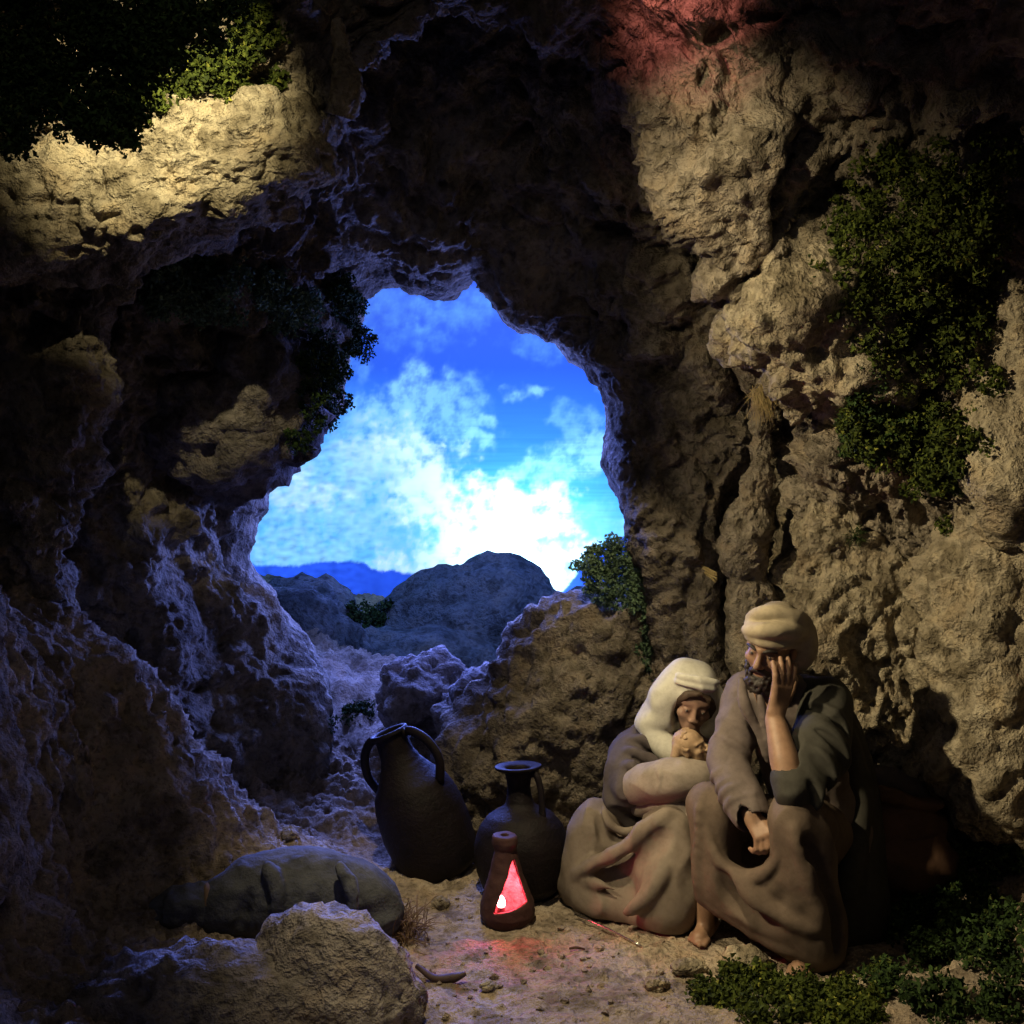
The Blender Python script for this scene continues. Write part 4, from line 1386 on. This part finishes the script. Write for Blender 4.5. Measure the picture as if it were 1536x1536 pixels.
    S.tube([P(1204, 1262, 3.36), P(1240, 1340, 3.40), P(1252, 1420, 3.44)], [0.006, 0.012, 0.014], 0.04, sub=True)
    S.noise(0.007, 11, (1, 1, 0.3))
    S.crease(0.010, 7, (1, 1, 0.6), 5.0)
    part('skirt', S, M_BROWN, root)
    # --- turban: smooth dome, one heavy rolled band, tail down the neck
    U = Field(hc - 0.22, hc + 0.24, 0.0036)
    U.ell(L(0, -0.018, 0.066), (0.081, 0.102, 0.074), A, 0.02)
    ring_pts = lambda r1_, r2_, z0, z1, n=13: [L(r1_ * math.sin(t), -0.012 + r2_ * math.cos(t), z0 * (0.5 + 0.5 * math.cos(t)) + z1 * (0.5 - 0.5 * math.cos(t))) for t in np.linspace(0, 2 * np.pi, n)]
    U.tube(ring_pts(0.076, 0.095, 0.048, 0.014), 0.021, 0.008)
    U.tube(ring_pts(0.078, 0.095, 0.074, 0.042), 0.018, 0.010)
    U.tube([L(0.070, 0.075, 0.062), L(-0.01, 0.095, 0.094), L(-0.075, 0.045, 0.092), L(-0.10, -0.04, 0.050)], [0.006, 0.012, 0.014, 0.010], 0.030)
    U.tube([L(0.075, 0.04, 0.100), L(0.0, 0.05, 0.142), L(-0.07, 0.0, 0.125), L(-0.095, -0.06, 0.080)], [0.004, 0.008, 0.010, 0.008], 0.035)
    U.tube([L(-0.065, -0.065, 0.04), L(-0.075, -0.075, -0.03), L(-0.062, -0.075, -0.085)], [0.05, 0.040, 0.026], 0.03)
    U.tube([L(0.02, -0.10, 0.05), L(0.01, -0.11, -0.03), L(0.01, -0.11, -0.09)], [0.05, 0.045, 0.03], 0.03)
    U.ell(L(0, 0.0, -0.03), (0.070, 0.088, 0.064), A, 0.004, True)
    U.crease(0.004, 12, (1, 1, 1), 1.0)
    part('turban', U, M_TURBAN, root)
    # --- beard, hair, moustache of curls
    H = Field(hc - 0.2, hc + 0.17, 0.0034)
    rs = np.random.RandomState(11)
    H.ell(L(0, 0.045, -0.098), (0.050, 0.050, 0.036), A, 0.02)
    H.cap(L(-0.062, 0.015, -0.030), L(-0.050, 0.035, -0.085), 0.014, 0.022, 0.02)
    H.cap(L(0.062, 0.015, -0.030), L(0.050, 0.035, -0.085), 0.014, 0.022, 0.02)
    H.tube([L(-0.036, 0.078, -0.074), L(-0.016, 0.098, -0.058), L(0, 0.100, -0.056), L(0.016, 0.098, -0.058), L(0.036, 0.078, -0.074)], [0.007, 0.0085, 0.006, 0.0085, 0.007], 0.005)
    for i in range(95):
        th = rs.uniform(-1.75, 1.75)
        zz = rs.uniform(-0.135, -0.070) + 0.03 * (abs(th) > 1.1)
        rad = 0.055 + 0.008 * rs.rand() - 0.10 * max(0, -0.112 - zz)
        p0 = L(rad * math.sin(th), 0.038 + rad * 0.98 * math.cos(th), zz)
        if abs(th) < 0.45 and zz > -0.088: continue
        tang = unit(rs.normal(size=3)); up = -A[2] * 0.011
        H.tube([p0, p0 + tang * 0.007 + up * 0.5, p0 - tang * 0.004 + up, p0 + up * 1.6], [0.0065, 0.0072, 0.0062, 0.0035], 0.0025, 5)
    part('beard', H, M_HAIR, root)
    for sx in (-1, 1):
        V, F = ico(3)
        V = V * 0.0062
        obj('eye', V + L(sx * 0.032, 0.0845, -0.0075), F, M_EYE, root)
        E = Field(L(0, 0.07, 0.02) - 0.09, L(0, 0.07, 0.02) + 0.09, 0.0034)
        E.tube([L(sx * 0.014, 0.100, 0.014), L(sx * 0.034, 0.094, 0.022), L(sx * 0.054, 0.078, 0.016)], [0.0045, 0.006, 0.004], 0.003)
        part('eyebrow', E, M_HAIR, root)


man()


def woman():
    base = P(965, 1390, 4.0); base[2] = 0.0
    root = empty('person', base)
    tag(root, 'woman in white veil and tan skirt huddled against the man with an infant', 'person')
    lo, hi = np.array([0.15, 3.55, -0.03]), np.array([0.92, 4.55, 0.98])
    hc = P(1040, 1050, 4.03)
    A = frame((-0.06, -0.93, -0.26), (0.16, -0.05, 1.0))
    neck = P(1035, 1115, 4.10)
    pel = P(985, 1262, 4.20)
    rsh, lsh = P(958, 1118, 4.14), P(1070, 1125, 4.08)
    rel, rwr = P(945, 1182, 3.98), P(1022, 1180, 3.86)
    lel, lwr = P(1078, 1190, 3.97), P(1030, 1150, 3.90)
    rk, lk = P(892, 1232, 4.02), P(1003, 1236, 3.86)
    B = Field(lo, hi, 0.0046)
    L = head(B, hc, A, 0.92, True)
    B.cap(L(0, -0.02, -0.07), neck, 0.042, 0.045, 0.02)
    B.cap(neck, pel, 0.08, 0.10, 0.04)
    B.cap(rsh, lsh, 0.04, 0.04, 0.03)
    B.cap(rsh, rel, 0.035, 0.03, 0.02); B.cap(rel, rwr, 0.03, 0.022, 0.02)
    B.cap(lsh, lel, 0.035, 0.03, 0.02); B.cap(lel, lwr, 0.03, 0.022, 0.02)
    hand(B, rwr, unit((0.9, -0.2, 0.1)), unit((0.1, 0.8, 0.2)), unit((0, -0.1, 1)), 0.14, (0.4, 0.5, 0.4), 0.3)
    for k_ in (rk, lk):
        B.cap(pel, k_, 0.07, 0.05, 0.02)
    B.cap(rk, P(880, 1360, 3.98), 0.045, 0.03, 0.02)
    B.cap(lk, P(1000, 1385, 3.80), 0.045, 0.03, 0.02)
    part('body', B, M_SKINW, root)
    # dark shawl / upper garment
    T = Field(lo, hi, 0.0056)
    T.cap((rsh + lsh) / 2 + [0, 0.03, -0.05], pel + [0, 0.03, 0], 0.12, 0.15, 0.06)
    T.cap(rsh, lsh, 0.062, 0.06, 0.05)
    T.tube([rsh, P(942, 1148, 4.06), rel], [0.072, 0.076, 0.070], 0.03)
    T.tube([lsh, lel], [0.06, 0.055], 0.03)
    T.tube([P(928, 1130, 4.05), P(950, 1126, 3.99), P(978, 1140, 3.98), P(990, 1152, 3.99)], [0.010, 0.014, 0.013, 0.006], 0.014)
    T.tube([P(925, 1156, 4.02), P(945, 1148, 3.95), P(968, 1160, 3.93)], [0.010, 0.014, 0.007], 0.014)
    T.tube([P(938, 1110, 4.08), P(962, 1108, 4.03), P(985, 1125, 4.02)], [0.008, 0.012, 0.006], 0.014)
    T.tube([P(928, 1165, 4.02), P(926, 1200, 4.02), P(940, 1232, 4.03), P(965, 1240, 4.03)], [0.03, 0.04, 0.035, 0.02], 0.03)
    T.tube([P(938, 1210, 3.98), P(955, 1222, 3.97), P(968, 1220, 3.97)], [0.006, 0.010, 0.006], 0.02)
    T.crease(0.012, 9, (1, 1, 1), 2.0)
    T.noise(0.003, 14)
    part('shawl', T, M_PLUM, root)
    # pale forearm sleeve wrapped round the infant
    W = Field(lo, hi, 0.0045)
    W.tube([P(952, 1180, 3.96), P(985, 1172, 3.88), P(1020, 1168, 3.84), P(1058, 1168, 3.86)], [0.060, 0.062, 0.060, 0.058], 0.03)
    W.tube([P(960, 1160, 3.92), P(990, 1150, 3.87), P(1015, 1146, 3.84)], [0.010, 0.014, 0.010], 0.016)
    W.tube([P(975, 1190, 3.88), P(1010, 1196, 3.83), P(1045, 1192, 3.84)], [0.010, 0.014, 0.010], 0.016)
    for px in (985, 1008, 1030):
        W.tube([P(px, 1150, 3.84), P(px + 5, 1165, 3.80), P(px + 2, 1185, 3.80)], [0.004, 0.007, 0.004], 0.012)
    W.cap(P(1050, 1166, 3.85), P(1085, 1166, 3.86), 0.042, 0.05, 0.006, True)
    W.crease(0.007, 11, (1, 1, 1), 4.0)
    part('sleeve', W, M_SWAD, root)
    # skirt
    S = Field(lo, hi, 0.0058)
    S.cap(pel, rk, 0.14, 0.070, 0.05)
    S.cap(pel, lk, 0.14, 0.078, 0.05)
    S.tube([rk, P(885, 1280, 4.0), P(882, 1330, 3.98)], [0.066, 0.075, 0.085], 0.05)
    S.tube([lk, P(1003, 1300, 3.82), P(1000, 1362, 3.80)], [0.076, 0.095, 0.105], 0.05)
    for f in np.linspace(0.0, 1, 8):
        a = P(890, 1290, 4.04) * (1 - f) + P(1000, 1275, 3.88) * f
        b = P(885, 1352, 4.00) * (1 - f) + P(995, 1372, 3.83) * f
        S.cap(a, b, 0.062, 0.082, 0.04)
    S.tube([P(905, 1338, 3.96), P(868, 1330, 4.0), P(846, 1322, 4.05)], [0.07, 0.05, 0.018], 0.04)
    S.ell(P(935, 1350, 3.90), (0.17, 0.10, 0.075), k=0.05)
    # folds: big drape from right knee to the far hem
    S.tube([P(998, 1222, 3.79), P(965, 1245, 3.81), P(930, 1275, 3.84), P(890, 1300, 3.88), P(866, 1312, 3.92)], [0.012, 0.016, 0.018, 0.016, 0.010], 0.035)
    S.tube([P(995, 1255, 3.74), P(965, 1285, 3.76), P(925, 1310, 3.80), P(880, 1322, 3.86)], 0.020, 0.035, sub=True)
    S.tube([P(905, 1210, 3.95), P(915, 1235, 3.93), P(940, 1248, 3.92), P(965, 1238, 3.92)], [0.006, 0.010, 0.010, 0.006], 0.025)
    S.tube([P(896, 1222, 3.94), P(905, 1255, 3.92), P(925, 1268, 3.90)], 0.013, 0.02, sub=True)
    S.tube([P(880, 1212, 3.97), P(878, 1245, 3.95), P(886, 1275, 3.93)], [0.004, 0.006, 0.004], 0.015)
    S.tube([P(868, 1320, 3.93), P(900, 1326, 3.85), P(930, 1338, 3.80)], [0.010, 0.010, 0.004], 0.025)
    S.tube([P(1018, 1240, 3.78), P(1028, 1280, 3.76), P(1026, 1320, 3.76)], [0.006, 0.010, 0.006], 0.03)
    S.tube([P(1000, 1300, 3.71), P(975, 1340, 3.71), P(940, 1368, 3.74)], [0.004, 0.009, 0.006], 0.04)
    S.tube([P(928, 1385, 3.76), P(955, 1376, 3.73)], [0.012, 0.010], 0.015, sub=True)
    S.floor(0.012)
    S.noise(0.006, 11, (1, 1, 0.45))
    S.crease(0.010, 7, (1, 1, 0.7), 8.0)
    part('skirt', S, M_TAN, root)
    # white lap cloth
    C_ = Field(lo, hi, 0.0045)
    C_.tube([P(958, 1212, 3.98), P(985, 1205, 3.90), P(1015, 1213, 3.84), P(1040, 1224, 3.82)], [0.035, 0.030, 0.022, 0.018], 0.02)
    C_.tube([P(975, 1196, 3.92), P(1005, 1203, 3.84), P(1042, 1212, 3.82)], [0.012, 0.014, 0.014], 0.015)
    C_.noise(0.005, 14)
    part('lap_cloth', C_, M_SWAD, root)
    # veil: a hood with open face, falling on the shoulder
    U = Field(np.array([0.25, 3.7, 0.35]), np.array([0.92, 4.45, 1.0]), 0.0048)
    s = 0.92
    U.ell(L(0, -0.026, 0.034), (0.102 * s, 0.116 * s, 0.118 * s), A, 0.02)
    U.tube([L(0.085, -0.02, 0.03), L(0.112, -0.01, -0.03), P(1000, 1074, 4.05), P(978, 1082, 4.06), P(962, 1086, 4.08)], [0.050, 0.046, 0.040, 0.034, 0.014], 0.04)
    U.tube([L(0.055, -0.04, 0.10), P(1003, 1052, 4.08), P(972, 1080, 4.09)], [0.05, 0.055, 0.03], 0.04)
    U.tube([L(-0.085, -0.02, 0.02), L(-0.098, -0.01, -0.06), L(-0.09, -0.02, -0.12)], [0.04, 0.035, 0.035], 0.03)
    U.cap(L(0, -0.07, -0.02), neck + [0, 0.05, 0.0], 0.08, 0.085, 0.04)
    U.tube([P(975, 1098, 4.05), P(998, 1120, 4.02), P(1030, 1135, 4.0), P(1065, 1130, 4.02)], [0.030, 0.036, 0.034, 0.03], 0.03)
    # the face opening, hollowed for the head
    U.ell(L(0, 0.085, -0.045), (0.082 * s, 0.105 * s, 0.118 * s), A, 0.010, True)
    U.ell(L(0, 0.0, -0.012), (0.076 * s, 0.092 * s, 0.098 * s), A, 0.006, True)
    for z_, r_ in ((0.110, 0.006), (0.136, 0.006)):
        U.tube([L(0.112 * s * math.sin(t), 0.0 + 0.092 * s * math.cos(t) * (1 - (z_ - 0.09) * 4), z_ * s + 0.020 * math.cos(t) - 0.02) for t in np.linspace(-0.9, 1.1, 7)], [0.002, r_, r_, 0.002], 0.016)
    U.crease(0.007, 8, (1, 1, 0.8), 6.0)
    part('veil', U, M_VEIL, root)
    H = Field(hc - 0.16, hc + 0.16, 0.0036)
    H.ell(L(0, -0.01, 0.034), (0.079 * s, 0.096 * s, 0.094 * s), A, 0.01)
    for sx in (-1, 1):
        H.tube([L(0.0, 0.080, 0.070), L(sx * 0.045, 0.070, 0.048), L(sx * 0.070, 0.035, -0.005), L(sx * 0.074, 0.01, -0.06)], [0.010, 0.013, 0.014, 0.012], 0.012)
    H.ell(L(0, 0.10, -0.030), (0.062 * s, 0.085, 0.092 * s), A, 0.008, True)
    H.noise(0.003, 40)
    part('hair', H, M_HAIRB, root)
    for sx in (-1, 1):
        V, F = ico(3)
        obj('eye', V * 0.0058 + L(sx * 0.032, 0.0845, -0.0075), F, M_EYE, root)


woman()


def infant():
    hc = P(1036, 1120, 3.88)
    base = P(1035, 1170, 3.90)
    root = empty('person', base)
    tag(root, 'swaddled infant with curly head held in the veiled woman\'s arms', 'person')
    B = Field(hc - [0.14, 0.14, 0.20], hc + [0.14, 0.14, 0.10], 0.003)
    A = frame((0.55, -0.35, 0.25), (-0.25, -0.1, 1.0))
    L = head(B, hc, A, 0.56)
    B.ell(L(0, -0.01, 0.03), (0.046, 0.054, 0.048), A, 0.012)
    B.cap(L(0, -0.02, -0.07), P(1035, 1150, 3.92), 0.026, 0.045, 0.02)
    # a small hand under the chin
    hand(B, P(1012, 1136, 3.87), unit((0.15, -0.1, 1)), unit((0.6, 0.6, 0)), unit((0.5, -0.6, 0)), 0.075, (0.5, 0.6, 0.5), 0.3)
    B.cap(P(1010, 1150, 3.88), P(1012, 1136, 3.87), 0.018, 0.012, 0.012)
    part('body', B, M_BABY, root)
    H = Field(hc - 0.09, hc + 0.09, 0.0028)
    rs = np.random.RandomState(3)
    for i in range(60):
        u = unit(rs.normal(size=3))
        loc = A @ u
        if loc[1] > 0.45 or loc[2] < -0.25: continue
        p = L(0, -0.01, 0.03) + 0.0465 * u
        t = unit(np.cross(u, rs.normal(size=3)))
        H.tube([p - t * 0.007, p + u * 0.003, p + t * 0.007], [0.004, 0.006, 0.004], 0.003, 4)
    part('hair', H, M_BABY, root)
    W = Field(base - 0.2, base + 0.16, 0.004)
    W.tube([P(1036, 1145, 3.93), P(1020, 1165, 3.93), P(985, 1185, 3.96)], [0.05, 0.06, 0.05], 0.03)
    W.noise(0.004, 14)
    part('swaddling', W, M_SWAD, root)


infant()

for o in bpy.data.objects:
    if '_base' in o: del o['_base']
